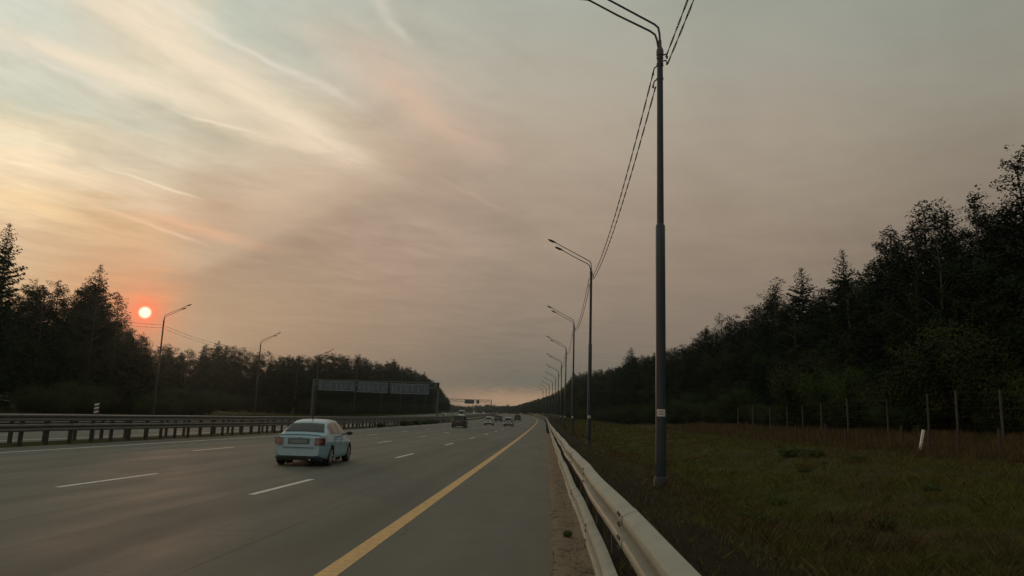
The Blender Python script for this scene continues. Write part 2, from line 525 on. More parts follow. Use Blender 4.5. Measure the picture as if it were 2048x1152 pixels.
def mat_asphalt():
    m, t, b = mat_new('worn_asphalt')
    co = t.node('ShaderNodeTexCoord').outputs['Object']
    x, y, _ = t.sep(co)[:3]
    big = t.noise(t.comb(t.m('MULTIPLY', x, 1.0), t.m('MULTIPLY', y, 0.16), 0), 0.9, 4, 0.6)
    lon = t.noise(t.comb(t.m('MULTIPLY', x, 1.0), t.m('MULTIPLY', y, 0.012), 0), 1.7, 4, 0.6)
    mid = t.noise(co, 3.0, 5, 0.65)
    fine = t.noise(co, 70, 2, 0.7)
    f = t.m('ADD', t.m('ADD', t.m('MULTIPLY', big, 0.35), t.m('MULTIPLY', lon, 0.35)), t.m('ADD', t.m('MULTIPLY', mid, 0.15), t.m('MULTIPLY', fine, 0.15)))
    c = t.mix(t.rng(f, 0.33, 0.68), (0.074, 0.075, 0.065), (0.168, 0.168, 0.147))
    # darker rubbered wheel tracks, two per lane, and the smoother browner lanes against the greyer shoulder
    lane = t.m('MODULO', t.m('ADD', t.m('ADD', x, 2.25), 37.6), 3.98)
    w1 = t.m('SUBTRACT', t.m('ABSOLUTE', t.m('SUBTRACT', t.m('ABSOLUTE', t.m('SUBTRACT', lane, 1.99)), 0.85)), 0.0)
    track = t.m('MULTIPLY', t.rng(w1, 0.55, 0.05, smooth=True), t.rng(x, -2.1, -2.5))
    c = t.mix(t.m('MULTIPLY', track, t.rng(lon, 0.3, 0.7, 0.2, 0.65)), c, (0.072, 0.069, 0.063))
    c = t.mix(t.m('MULTIPLY', t.rng(x, -2.3, -1.9), 0.55), c, (0.108, 0.110, 0.092))
    seam = t.rng(t.m('ABSOLUTE', t.m('ADD', t.m('SUBTRACT', lane, 0.34), t.m('MULTIPLY', t.m('SUBTRACT', mid, 0.5), 0.05))), 0.030, 0.008)
    c = t.mix(t.m('MULTIPLY', t.m('MULTIPLY', seam, 0.6), t.rng(big, 0.42, 0.52)), c, (0.045, 0.043, 0.040))
    # resurfaced patches with straight ends, a little darker or paler
    br = t.node('ShaderNodeTexBrick')
    t.put(br.inputs['Vector'], t.comb(t.m('MULTIPLY', y, 0.10), t.m('MULTIPLY', t.m('ADD', x, 2.25), 0.25126), 0))
    br.inputs['Scale'].default_value = 1.0
    br.inputs['Brick Width'].default_value = 3.1
    br.inputs['Row Height'].default_value = 1.0
    br.inputs['Mortar Size'].default_value = 0.0
    br.inputs['Color1'].default_value = (0.80, 0.80, 0.80, 1)
    br.inputs['Color2'].default_value = (1.10, 1.10, 1.10, 1)
    c = t.mix(t.rng(x, -2.2, -2.35), c, t.mix(1.0, c, br.outputs[0], 'MULTIPLY'))
    # oil drips along the lane middle
    drip = t.m('MULTIPLY', t.rng(t.m('ABSOLUTE', t.m('SUBTRACT', lane, 1.99)), 0.5, 0.0, smooth=True), t.rng(t.noise(co, 1.6, 4, 0.7), 0.55, 0.75))
    c = t.mix(t.m('MULTIPLY', drip, 0.35), c, (0.06, 0.057, 0.052))
    # stains on the shoulder and fine cracks across it
    stn = t.m('MULTIPLY', t.rng(t.noise(co, 1.1, 5, 0.7), 0.56, 0.72), t.rng(x, -2.4, -1.6))
    c = t.mix(t.m('MULTIPLY', stn, 0.30), c, (0.20, 0.19, 0.15))
    wob = t.m('MULTIPLY', t.m('SUBTRACT', t.noise(t.comb(x, t.m('MULTIPLY', y, 0.1), 0), 1.6, 5, 0.7), 0.5), 0.55)
    ph = t.m('SUBTRACT', t.m('MODULO', t.m('ADD', t.m('ADD', y, wob), 2.45), 13.3), 6.65)
    crack = t.m('MULTIPLY', t.rng(t.m('ABSOLUTE', ph), 0.035, 0.008), t.rng(t.noise(co, 2.4, 3, 0.6), 0.40, 0.52))
    vor = t.node('ShaderNodeTexVoronoi', feature='DISTANCE_TO_EDGE')
    t.put(vor.inputs['Vector'], t.v('ADD', co, t.v('SCALE', t.comb(wob, wob, 0), scale=2.0)))
    vor.inputs['Scale'].default_value = 0.55
    net = t.m('MULTIPLY', t.rng(vor.outputs['Distance'], 0.012, 0.003), t.rng(t.noise(co, 0.35, 2, 0.5), 0.54, 0.62))
    c = t.mix(t.m('MULTIPLY', t.m('MAXIMUM', crack, t.m('MULTIPLY', net, 0.7)), 0.75), c, (0.035, 0.033, 0.030))
    # sand blown over the outer edge
    edge = t.m('MULTIPLY', t.rng(t.m('ADD', x, t.m('MULTIPLY', t.m('SUBTRACT', mid, 0.5), 0.5)), -0.30, 0.16, smooth=True), 0.75)
    c = t.mix(edge, c, (0.17, 0.135, 0.095))
    c = t.mix(1.0, c, (0.76, 0.775, 0.71), 'MULTIPLY')
    t.put(b.inputs['Base Color'], c)
    t.put(b.inputs['Roughness'], t.rng(big, 0.3, 0.7, 0.62, 0.82))
    b.inputs['Specular IOR Level'].default_value = 0.35
    bn = t.node('ShaderNodeBump')
    bn.inputs['Strength'].default_value = 0.35
    bn.inputs['Distance'].default_value = 0.01
    t.put(bn.inputs['Height'], t.m('ADD', fine, t.m('MULTIPLY', mid, 0.6)))
    t.put(b.inputs['Normal'], bn.outputs[0])
    return m


def mat_marking(name, col, wear):
    m, t, b = mat_new(name)
    co = t.node('ShaderNodeNewGeometry').outputs['Position']
    n = t.noise(co, 9, 5, 0.7)
    fine = t.noise(co, 60, 3, 0.7)
    f = t.rng(t.m('ADD', t.m('MULTIPLY', n, 0.6), t.m('MULTIPLY', fine, 0.4)), 0.40, 0.60)
    t.put(b.inputs['Base Color'], t.mix(t.m('MULTIPLY', f, wear), col, (0.17, 0.15, 0.12)))
    b.inputs['Roughness'].default_value = 0.7
    return m


def mat_ground():
    m, t, b = mat_new('verge_soil_and_turf')
    co = t.node('ShaderNodeNewGeometry').outputs['Position']
    x, y, _ = t.sep(co)[:3]
    n1 = t.noise(co, 0.25, 5, 0.65)
    n2 = t.noise(co, 1.6, 5, 0.65)
    n3 = t.noise(co, 14, 4, 0.7)
    g = t.mix(t.rng(n2, 0.35, 0.65), (0.020, 0.026, 0.006), (0.062, 0.062, 0.013))
    dry = t.mix(t.rng(n3, 0.3, 0.7), (0.035, 0.024, 0.012), (0.075, 0.052, 0.025))
    c = t.mix(t.rng(n1, 0.46, 0.62), g, dry)
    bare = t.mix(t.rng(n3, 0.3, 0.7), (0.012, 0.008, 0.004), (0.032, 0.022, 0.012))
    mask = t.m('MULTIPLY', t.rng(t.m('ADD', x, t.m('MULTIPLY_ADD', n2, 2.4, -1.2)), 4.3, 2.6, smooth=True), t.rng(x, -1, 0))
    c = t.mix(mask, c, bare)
    t.put(b.inputs['Base Color'], c)
    b.inputs['Roughness'].default_value = 0.95
    b.inputs['Specular IOR Level'].default_value = 0.1
    bn = t.node('ShaderNodeBump')
    bn.inputs['Strength'].default_value = 0.8
    bn.inputs['Distance'].default_value = 0.08
    t.put(bn.inputs['Height'], t.m('ADD', n3, n2))
    t.put(b.inputs['Normal'], bn.outputs[0])
    return m


def mat_sand():
    m, t, b = mat_new('sandy_gravel')
    co = t.node('ShaderNodeNewGeometry').outputs['Position']
    n = t.noise(co, 3.2, 5, 0.65)
    n3 = t.noise(co, 45, 4, 0.75)
    c = t.mix(t.rng(n3, 0.3, 0.72), (0.105, 0.080, 0.050), (0.36, 0.27, 0.17))
    c = t.mix(t.rng(n, 0.52, 0.68), c, (0.055, 0.048, 0.034))
    t.put(b.inputs['Base Color'], c)
    b.inputs['Roughness'].default_value = 0.95
    bn = t.node('ShaderNodeBump')
    bn.inputs['Strength'].default_value = 0.9
    bn.inputs['Distance'].default_value = 0.03
    t.put(bn.inputs['Height'], n3)
    t.put(b.inputs['Normal'], bn.outputs[0])
    return m


def mat_grass():
    m, t, b = mat_new('mixed_grass')
    g = t.node('ShaderNodeNewGeometry')
    co = g.outputs['Position']
    n1 = t.noise(co, 0.22, 5, 0.62, 0.4)
    n2 = t.noise(co, 1.3, 4, 0.6)
    rnd = g.outputs['Random Per Island']
    green = t.mix(rnd, (0.026, 0.038, 0.006), (0.150, 0.155, 0.026))
    dry = t.mix(rnd, (0.036, 0.026, 0.012), (0.140, 0.102, 0.045))
    x = t.sep(co)[0]
    far = t.m('ADD', t.rng(x, 15.5, 18.5, 0.0, 0.30, smooth=True), t.rng(t.m('ABSOLUTE', t.m('SUBTRACT', x, 4.0)), 1.8, 0.3, 0.0, 0.10, smooth=True))
    f = t.rng(t.m('ADD', t.m('ADD', t.m('MULTIPLY', n1, 0.75), t.m('MULTIPLY', n2, 0.25)), far), 0.475, 0.585)
    f = t.m('MAXIMUM', f, t.rng(rnd, 0.86, 0.9))
    t.put(b.inputs['Base Color'], t.mix(f, green, dry))
    b.inputs['Roughness'].default_value = 0.8
    b.inputs['Specular IOR Level'].default_value = 0.15
    return m


M['asphalt'] = mat_asphalt()
M['yellow'] = mat_marking('worn_yellow_paint', (0.66, 0.39, 0.125), 0.60)
M['white_line'] = mat_marking('worn_white_paint', (0.66, 0.65, 0.60), 0.6)
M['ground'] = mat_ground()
M['sand'] = mat_sand()
M['grass'] = mat_grass()
M['stone'] = mat_simple('pebble', (0.17, 0.145, 0.115), 0.9, vary=0.4, scale=20)


# ------------------------------------------------------------------ lie of the land
def cx(Y):
    return 0.0 if Y < 185 else -(Y - 185) ** 2 / 8400.0 if Y < 1100 else -(915 ** 2) / 8400.0 - (Y - 1100) * 0.218


def zg(Y):
    if Y < 0:
        return 0.0
    if Y < 222:
        return 3e-5 * Y * Y
    if Y < 550:
        return 1.4785 + 0.01332 * (Y - 222)
    return 5.847 + 0.005 * (Y - 550)


PU = [-1300, -200, -90, -60, -54, -50.3, -50.0, -22.45, -22.2, -21.3, -20.4, -20.15, 0.135, 0.22, 0.9, 1.6, 3.3, 5, 7, 10, 12, 13.6, 17, 19, 22, 26, 34, 60, 200, 1300]
PZ = [7, 2, 0.8, 0.4, -0.05, -0.1, -0.07, -0.07, 0.0, 0.03, 0.0, -0.07, -0.07, -0.025, -0.04, -0.1, -0.15, -0.42, -0.34, 0.30, 0.50, 0.46, 0.62, 0.8, 1.25, 1.5, 1.7, 2.2, 5, 12]


def bump(u, Y):
    if u < 0.9:
        return 0.0
    a = min(1.0, (u - 0.9) / 3.0)
    return a * (0.07 * math.sin(u * 1.3 + Y * 0.41) + 0.06 * math.sin(u * 0.7 - Y * 0.63 + 1.3) + 0.03 * math.sin(u * 2.9 + Y * 1.7))


def gp(u, Y=0.0):
    return float(np.interp(u, PU, PZ)) + bump(u, Y)


def gz(u, Y):
    return gp(u, Y) + zg(Y)


def P(u, Y, z=0.0):
    """a point z above the road crown level, u metres from the reference line, Y metres ahead"""
    return (cx(Y) + u, Y, zg(Y) + z)


def G(u, Y, z=0.0):
    return (cx(Y) + u, Y, gz(u, Y) + z)


def frange(a, b, s):
    out = []
    while a < b - 1e-6:
        out.append(a)
        a += s
    return out


YS = frange(-40, 0, 5) + frange(0, 70, 1.0) + frange(70, 230, 4) + frange(230, 600, 12) + frange(600, 1200, 30) + frange(1200, 2401, 120)
US = sorted(set(PU + frange(-44, -24, 5) + frange(-18, 0, 4) + frange(0.3, 0.9, 0.2) + frange(1.0, 8, 0.5) + frange(8, 30, 1.0) + frange(36, 60, 6) + [-700, -400, -140, -110, -75, -57, 80, 110, 150, 300, 500, 800]))
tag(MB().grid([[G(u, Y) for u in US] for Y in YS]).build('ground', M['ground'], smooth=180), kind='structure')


def ribbon(u0, u1, ys, z, skirt=0.0, cols=1):
    us = [u0 + (u1 - u0) * i / cols for i in range(cols + 1)]
    rows = []
    for Y in ys:
        r = [P(u, Y, z) for u in us]
        if skirt:
            r = [P(u0 - 0.02, Y, z - skirt)] + r + [P(u1 + 0.02, Y, z - skirt)]
        rows.append(r)
    return rows


road = tag(MB().grid(ribbon(-20.2, 0.14, YS, 0.0, 0.12, 8)).build('road', M['asphalt'], smooth=30), kind='structure')
opp = tag(MB().grid(ribbon(-49.9, -22.5, YS, 0.0, 0.12, 6)).build('far_carriageway', M['asphalt'], smooth=30), kind='structure')
rows = []
for Y in frange(-4, 90, 0.25):
    rows.append([P(0.10 + 0.03 * math.sin(Y * 2.1) + 0.02 * math.sin(Y * 5.3), Y, 0.006 - 0.01), P(0.22, Y, 0.012 + 0.008 * math.sin(Y * 3.1)), P(0.36, Y, 0.0 + 0.012 * math.sin(Y * 2.3 + 1)), P(0.55, Y, -0.005), P(0.8, Y, -0.03), P(1.0, Y, -0.09)])
tag(MB().grid(rows).build('gravel_strip', M['sand'], smooth=180), kind='structure')

# painted lines, each dash a piece of the road
Z1 = 0.004
MB().grid(ribbon(-2.345, -2.115, YS, Z1)).build('edge_line', M['yellow'], road)
MB().grid(ribbon(-18.33, -18.17, YS, Z1)).build('edge_line', M['white_line'], road)
MB().grid(ribbon(-24.0, -23.84, YS, Z1)).build('edge_line', M['white_line'], opp)
for u in (-5.86, -9.88, -14.05):
    for k in range(24):
        y0 = 0.5 + 14.75 * k
        if y0 > 340:
            break
        ys = [y0 + 4.0 * i / 4 for i in range(5)]
        MB().grid(ribbon(u - 0.075, u + 0.075, ys, Z1)).build('lane_dash', M['white_line'], road)
for u in (-28.0, -32.2, -36.4):
    for k in range(1, 18):
        y0 = 5.5 + 14.75 * k
        MB().grid(ribbon(u - 0.075, u + 0.075, [y0, y0 + 4], Z1)).build('lane_dash', M['white_line'], opp)


# ------------------------------------------------------------------ crash barriers
def w_profile(h, depth):
    """front face of a W-beam, (towards road, height)"""
    pts = [(0.0, 0.0), (0.5, 0.05), (0.95, 0.13), (1.0, 0.20), (1.0, 0.29), (0.9, 0.345), (0.12, 0.43), (0.0, 0.465), (0.0, 0.535), (0.12, 0.57), (0.9, 0.655), (1.0, 0.71), (1.0, 0.80), (0.95, 0.87), (0.5, 0.95), (0.0, 1.0)]
    return [(a * depth, b * h) for a, b in pts]


def wobble(Y, k):
    return 0.011 * math.sin(Y * 0.62 + k) + 0.005 * math.sin(Y * 1.45 + 2 * k) + 0.010 * math.sin(Y * 0.27 + k * 3)


def beam(u, z0, h, depth, y0, y1, side, k, step, wob=1.0):
    """one panel of beam; side=-1 bulges towards smaller u"""
    n = max(1, int(round((y1 - y0) / step)))
    prof = w_profile(h, depth)
    rows = []
    for i in range(n + 1):
        Y = y0 + (y1 - y0) * i / n
        du = wobble(Y, k) * wob
        dzz = 0.5 * wobble(Y * 0.8 + 5, k + 1) * wob
        front = [P(u + du + side * a, Y, z0 + b + dzz) for a, b in prof]
        back = [P(u + du + side * (a - 0.012), Y, z0 + b + dzz) for a, b in prof[::-1]]
        rows.append(front + back + [front[0]])
    return MB().grid(rows)


gr = empty('guard_rail', P(0.6, 0), label='pale grey double W-beam guard rail on the shoulder edge by the camera', cat='guard rail')


def world_child(o, par):
    o.parent = par
    o.matrix_parent_inverse = Matrix.Translation(-Vector(par.location))
    return o


pl = 4.32
UB = {'upper_beam': 0.545, 'lower_beam': 0.570}
y = -3.9
k = 0
while y < 420:
    L = pl if y < 150 else 24.0
    st = 0.36 if y < 30 else 1.08 if y < 90 else 4.0
    ov = 0.16 if y < 150 else 0.0
    off = 0.004 * (k % 2)
    for nm, z0, h in (('upper_beam', 0.868, 0.26), ('lower_beam', 0.20, 0.315)):
        b = beam(UB[nm] + off, z0, h, 0.085, y, y + L + ov, -1, 0.0 if nm == 'upper_beam' else 1.7, st, 1.0 if y < 120 else 0.3)
        o = world_child(b.build(nm, M['galv'], smooth=35), gr)
        if y < 24:       # splice bolts, two by two at each joint, and one slot bolt in the groove
            bb = MB()
            for dy in (0.04, 0.13):
                for fz in (0.23, 0.77):
                    for dd in (-0.03, 0.03):
                        Y = y + dy + (0.02 if dd > 0 else 0)
                        du = wobble(Y, 0.0 if nm == 'upper_beam' else 1.7)
                        dzz = 0.5 * wobble(Y * 0.8 + 5, (0.0 if nm == 'upper_beam' else 1.7) + 1)
                        c = P(UB[nm] + off + du - 0.087, Y, z0 + h * fz + dd + dzz)
                        bb.lathe([(0.013, 0.0), (0.012, -0.008), (0.006, -0.011)], 6, 'x', c)
            tag(world_child(bb.build('splice_bolts', M['bolt']), o), kind='stuff')
            for Y in frange(y + 0.3, y + L, 1.0):
                du = wobble(Y, 0.0 if nm == 'upper_beam' else 1.7)
                c = P(UB[nm] + off + du - 0.014, Y, z0 + h * 0.5 + 0.5 * wobble(Y * 0.8 + 5, (0.0 if nm == 'upper_beam' else 1.7) + 1))
                ob = MB().lathe([(0.019, 0.0), (0.018, -0.012), (0.008, -0.016)], 6, 'x', c).build('bolt', M['bolt'])
                world_child(ob, gr)
    y += L
    k += 1
for Y in frange(-3, 150, 2.0):
    b = MB()
    x, _, z = P(0.65, Y)
    b.box((x, Y, z + 0.40), (0.07, 0.06, 1.12))
    world_child(b.build('post', M['post_dark'], smooth=None), gr)
    for zz, du in ((0.975, 0.0), (0.37, 0.02)):
        world_child(MB().box((x - 0.065 + du, Y, z + zz), (0.055, 0.07, 0.19)).build('spacer', M['post_dark']), gr)


def fix_bolts():
    """sub-parts sit in world coordinates: their beam is already shifted into the rail's frame"""
    for o in gr.children:
        for c in o.children:
            c.matrix_parent_inverse = Matrix.Identity(4)


fix_bolts()


def median_barrier(u, side, spacing, y0, label, phase):
    t = empty('median_barrier', P(u, y0), label=label, cat='crash barrier', group='double crash barriers along the median')
    y = y0
    while y < 520:
        L = 6.0 if y < 110 else 15.0 if y < 250 else 45.0
        for nm, z0, h in (('upper_beam', 0.95, 0.30), ('lower_beam', 0.55, 0.30)):
            b = beam(u, z0, h, 0.08, y, y + L, side, phase, 2.0 if y < 110 else 5.0, 0.6)
            world_child(b.build(nm, M['galv_dull'], smooth=35), t)
        y += L
    me = None
    for Y in frange(y0 + phase, 165, spacing):
        x, _, z = P(u - side * 0.075, Y)
        if me is None:
            me = MB().box((0, 0, 0.55), (0.13, 0.11, 1.3)).mesh('post', M['post_dark'])
        o = bpy.data.objects.new('post', me)
        put(o, 'post', t)
        o.matrix_parent_inverse = Matrix.Translation(-Vector(t.location))
        o.location = (x, Y, z)
    return t


median_barrier(-20.55, 1, 1.56, 21.0, 'weathered double-beam crash barrier on the road side of the median, closely spaced posts', 0.35)
median_barrier(-22.1, -1, 2.15, 21.0, 'weathered double-beam crash barrier on the far side of the median, behind the first', 0.9)


# ------------------------------------------------------------------ lamp posts and cables
def make_lamp_post(pole_mat):
    t = empty('lamp_post')
    H = 13.3
    MB().lathe([(0.30, -0.35), (0.30, -0.02), (0.29, 0.0)], 16).build('foundation', M['concrete'], t, smooth=40)
    b = MB().lathe([(0.235, -0.02), (0.235, 0.03), (0.20, 0.035), (0.195, 0.30), (0.165, 0.34)], 16)
    for i in range(6):
        a = i * math.pi / 3
        b.lathe([(0.018, 0.03), (0.018, 0.075), (0.006, 0.08)], 6, 'z', (0.215 * math.cos(a), 0.215 * math.sin(a), 0))
    b.build('base_collar', M['black_paint'], t, smooth=40)
    MB().lathe([(0.150, 0.30), (0.150, 0.9), (0.146, 3), (0.141, 6), (0.139, 7.56), (0.118, 7.60), (0.104, 7.62)], 20).build('lower_pole', pole_mat, t, smooth=30)
    MB().lathe([(0.104, 7.6), (0.100, 9), (0.092, 12.4), (0.090, 13.1)], 18).build('upper_pole', pole_mat, t, smooth=40)
    b = MB().lathe([(0.108, 12.98), (0.112, 13.0), (0.112, 13.14), (0.095, 13.2), (0.06, 13.26), (0.045, 13.5)], 14)
    b.build('cap', M['lamp'], t, smooth=40)
    # two arms, one standing higher than the other
    for arm in (((0.02, 0.03, 13.2), (-0.01, 0.02, 13.72), (-0.05, 0.0, 13.92), (-0.17, -0.02, 14.02), (-1.4, -0.16, 14.64), (-2.80, -0.32, 15.34)),
                ((-0.03, -0.02, 13.1), (-0.09, 0.0, 13.5), (-0.15, 0.0, 13.68), (-0.30, 0.0, 13.80), (-1.3, -0.05, 14.29), (-2.25, -0.10, 14.80))):
        MB().tube(arm, [0.034, 0.034, 0.034, 0.033, 0.031, 0.030], 8).build('arm', pole_mat, t, smooth=60)
        e = Vector(arm[-1])
        dv = (e - Vector(arm[-2])).normalized()
        dv = Vector((dv.x, dv.y, dv.z * 0.8)).normalized()
        sd = dv.cross(Vector((0, 0, 1))).normalized()
        up = sd.cross(dv).normalized()
        prof = [(-0.08, 0.045, 0.045), (0.02, 0.06, 0.055), (0.12, 0.115, 0.085), (0.35, 0.135, 0.095), (0.55, 0.11, 0.07), (0.66, 0.05, 0.03)]
        rows = []
        for s, wd, ht in prof:
            c = e + dv * s
            rows.append([c + sd * (wd * math.cos(a)) + up * (ht * (math.sin(a) if math.sin(a) > 0 else 0.55 * math.sin(a))) for a in [2 * math.pi * i / 12 for i in range(13)]])
        lh = MB().grid(rows)
        lh.f += [tuple(range(11, -1, -1)), tuple(13 * 5 + i for i in range(12))]
        lamp = lh.build('lamp_head', M['lamp'], t, smooth=40)
        gl = MB()
        rows = []
        for s, wd in ((0.16, 0.08), (0.36, 0.10), (0.52, 0.07)):
            c = e + dv * s - up * 0.062
            rows.append([c + sd * (wd * q) - up * (0.02 * (1 - q * q)) for q in (-1, -0.5, 0, 0.5, 1)])
        gl.grid(rows).build('lamp_glass', M['lamp_glass'], lamp, smooth=60)
    # cable brackets: loops either side of the pole
    for z, s in ((12.66, 1), (12.22, 1), (12.9, -1), (12.7, -1)):
        b = MB()
        b.lathe([(0.104, z - 0.03), (0.106, z - 0.03), (0.106, z + 0.03), (0.104, z + 0.03)], 12)
        b.tube([(-0.06 * s, 0.10 * s, z + 0.05), (-0.14 * s, 0.22 * s, z + 0.02), (-0.17 * s, 0.30 * s, z - 0.10), (-0.15 * s, 0.30 * s, z - 0.17)], 0.022, 6)
        b.lathe([(0.02, -0.03), (0.045, -0.02), (0.045, 0.02), (0.02, 0.03)], 8, 'x', (-0.17 * s, 0.30 * s, z - 0.12))
        b.build('cable_bracket', M['lamp'], t, smooth=40)
    return t


def add_sticker(t, z, r, ang):
    """number plate taped round the pole"""
    rows = []
    for zz in (z - 0.10, z + 0.10):
        rows.append([((r + 0.004) * math.cos(a), (r + 0.004) * math.sin(a), zz) for a in [ang - 0.85 + 1.7 * i / 10 for i in range(11)]])
    o = MB().grid(rows).build('sticker', M['sticker'], t, smooth=180)
    b = MB()
    for k2, zz in enumerate((z - 0.03, z + 0.035)):
        rows = []
        for q in (zz - 0.014, zz + 0.014):
            rows.append([((r + 0.007) * math.cos(a), (r + 0.007) * math.sin(a), q) for a in [ang - 0.45 + 0.9 * i / 6 for i in range(7)]])
        b.grid(rows)
    b.build('print', M['sticker_ink'], o, smooth=180)
    return o


ORD = ['first', 'second', 'third', 'fourth', 'fifth', 'sixth', 'seventh', 'eighth', 'ninth', 'tenth', 'eleventh', 'twelfth']
RY = [-13.8, 21.66, 57.0, 92.2, 128.0, 164.5, 202, 239, 276, 313, 350, 387]
proto = make_lamp_post(M['pole'])
add_sticker(proto, 2.1, 0.149, R(-95))
posts = []
for i, Y in enumerate(RY[1:]):
    o = proto if i == 0 else dup(proto)
    o.location = P(3.26, Y, -0.13)
    if i:
        lab = f'{ORD[i]} twin-arm lamp post along the guard rail, counted from the nearest'
    else:
        lab = 'nearest and tallest-looking blue-grey lamp post, white sticker on its shaft, beside the guard rail'
    tag(o, lab, 'lamp post', 'lamp posts behind the guard rail')
    posts.append(o)
far = make_lamp_post(M['pole_far'])
for i in range(9):
    o = far if i == 0 else dup(far)
    o.location = P(-52.0, 98.5 + 35.0 * i, -0.1)
    o.rotation_euler = (0, 0, math.pi)
    labs = ['twin-arm lamp post just beside the setting sun, across the far carriageway', 'second twin-arm lamp post from the setting sun, arms above the treeline']
    tag(o, labs[i] if i < 2 else f'{ORD[i]} lamp post from the sun along the far carriageway, against the wood', 'lamp post', 'lamp posts beyond the far carriageway')


def cable(a, b, sag, name_label, group, n=40, r=0.011, twist=0.55):
    a, b = Vector(a), Vector(b)
    L = (b - a).length
    t = empty('overhead_cable', a, label=name_label, cat='cable', group=group)
    for ph in (0, math.pi):
        pts = []
        for i in range(n + 1):
            s = i / n
            p = a.lerp(b, s) - Vector((0, 0, 4 * sag * s * (1 - s)))
            th = ph + s * L / twist * 2 * math.pi / 4
            pts.append(p + Vector((math.cos(th), 0, math.sin(th))) * r * 1.15 - a)
        MB().tube(pts, r, 5).build('strand', M['cable'], t, smooth=180)
    return t


for i in range(len(RY) - 1):
    for k2, (zz, dxx) in enumerate(((12.66, -0.17), (12.22, -0.09))):
        za = 12.9 - 0.2 * k2
        n0 = P(3.26 + (0.10 + 0.08 * k2 if i == 0 else dxx), RY[i] + 0.3, zz - 0.25)
        n1 = P(3.26 + 0.13 + 0.06 * k2, RY[i + 1] - 0.3, za - 0.25)
        if i == 0:
            n0 = P(3.30 + 0.14 * k2, RY[0], zz)
            lab = ('higher' if k2 == 0 else 'lower') + ' twisted cable running from the nearest lamp post out of the picture top'
        elif i == 1:
            lab = ('higher' if k2 == 0 else 'lower') + ' of the two twisted cables slung from the nearest lamp post to the second'
        else:
            lab = ('higher' if k2 == 0 else 'lower') + f' of the two cables slung from the {ORD[i-1]} guard-rail lamp post to the {ORD[i]}'
        if i < 6:
            cable(n0, n1, 0.75, lab, 'cables between the guard-rail lamp posts', 140 if i < 3 else 30, 0.013)
for i in range(-1, 3):
    for k2 in range(2):
        q0 = P(-52.0 + 0.15, 98.5 + 35 * i + 0.3, 12.4 - 0.4 * k2)
        q1 = P(-52.0 + 0.15, 98.5 + 35 * (i + 1) - 0.3, 12.5 - 0.4 * k2)
        where = ['arriving at the lamp post beside the sun', 'between the lamp post beside the sun and the next', 'from the second to the third lamp post past the sun', 'from the third to the fourth lamp post past the sun'][i + 1]
        cable(q0, q1, 0.9, ('higher' if k2 == 0 else 'lower') + ' thin cable ' + where, 'cables between the far lamp posts', 24, 0.012)


# ------------------------------------------------------------------ sign gantries over the far carriageway
def gantry(Y, u0, u1, top, panels, label, dropper):
    t = empty('sign_gantry', P(u0, Y), label=label, cat='gantry')
    x0, _, z0 = t.location
    W_ = u1 - u0
    for u, nm in ((0, 'post'), (W_, 'post')):
        b = MB()
        for dyy in (-0.45, 0.45):
            b.box((u, dyy, top / 2 - 0.2), (0.20, 0.20, top + 0.4))
        for zz in frange(0.9, top, 1.2):
            b.box((u, 0, zz), (0.10, 0.66, 0.10))
        b.build(nm, M['truss'], t)
    for zz in (top - 0.12, top - 1.15):
        b = MB()
        for dyy in (-0.45, 0.45):
            b.box((W_ / 2, dyy, zz), (W_ - 0.26, 0.16, 0.18))
        b.build('chord', M['truss'], t)
    n = int(W_ / 1.5)
    b = MB()
    for i in range(n):
        xa, xb = W_ * i / n + 0.15, W_ * (i + 1) / n + 0.15
        for dyy in (-0.45, 0.45):
            za, zb = (top - 1.05, top - 0.22) if i % 2 == 0 else (top - 0.22, top - 1.05)
            b.tube([(xa, dyy, za), (min(xb, W_ - 0.15), dyy, zb)], 0.045, 5)
    b.build('lattice', M['truss'], t)
    for (a, c, zb, zt) in panels:
        wd = c - a
        p = MB().box(((a + c) / 2, -0.68, (zb + zt) / 2), (wd, 0.06, zt - zb)).build('sign_panel', M['sign_back'], t)
        fb = MB()
        fb.box(((a + c) / 2, -0.735, zt - 0.08), (wd - 0.02, 0.04, 0.10))
        fb.box(((a + c) / 2, -0.735, zb + 0.08), (wd - 0.02, 0.04, 0.10))
        fb.build('panel_frame', M['sign_brace'], p)
        q = a + 0.55
        r_ = random.Random(int(a * 10) + 3)
        while q < c - 0.3:
            hgt = (zt - zb) * r_.uniform(0.35, 0.75)
            MB().box((q, -0.735, (zb + zt) / 2 + r_.uniform(-0.15, 0.15)), (0.10, 0.045, hgt)).build('panel_brace', M['sign_brace'], p)
            q += r_.uniform(0.8, 1.5)
    if dropper:
        b = MB()
        b.box((W_ - 0.05, -0.30, top - 0.75), (0.5, 0.5, 1.2))
        b.box((W_ - 0.9, -0.1, top - 0.30), (2.2, 0.3, 0.16))
        b.build('signal_box', M['black_paint'], t)
    return t


gantry(163, -50.9, -23.4, 8.35, [(1.2, 9.4, 5.9, 7.95), (9.9, 16.6, 5.75, 7.9), (17.1, 25.6, 5.7, 7.85)], 'grey sign gantry spanning the far carriageway in front of the wood', True)
gantry(372, -50.0, -22.6, 7.6, [(14.2, 18.9, 5.4, 7.3), (20.0, 21.4, 5.5, 7.3)], 'small distant sign gantry over the far carriageway at the end of the road', False)

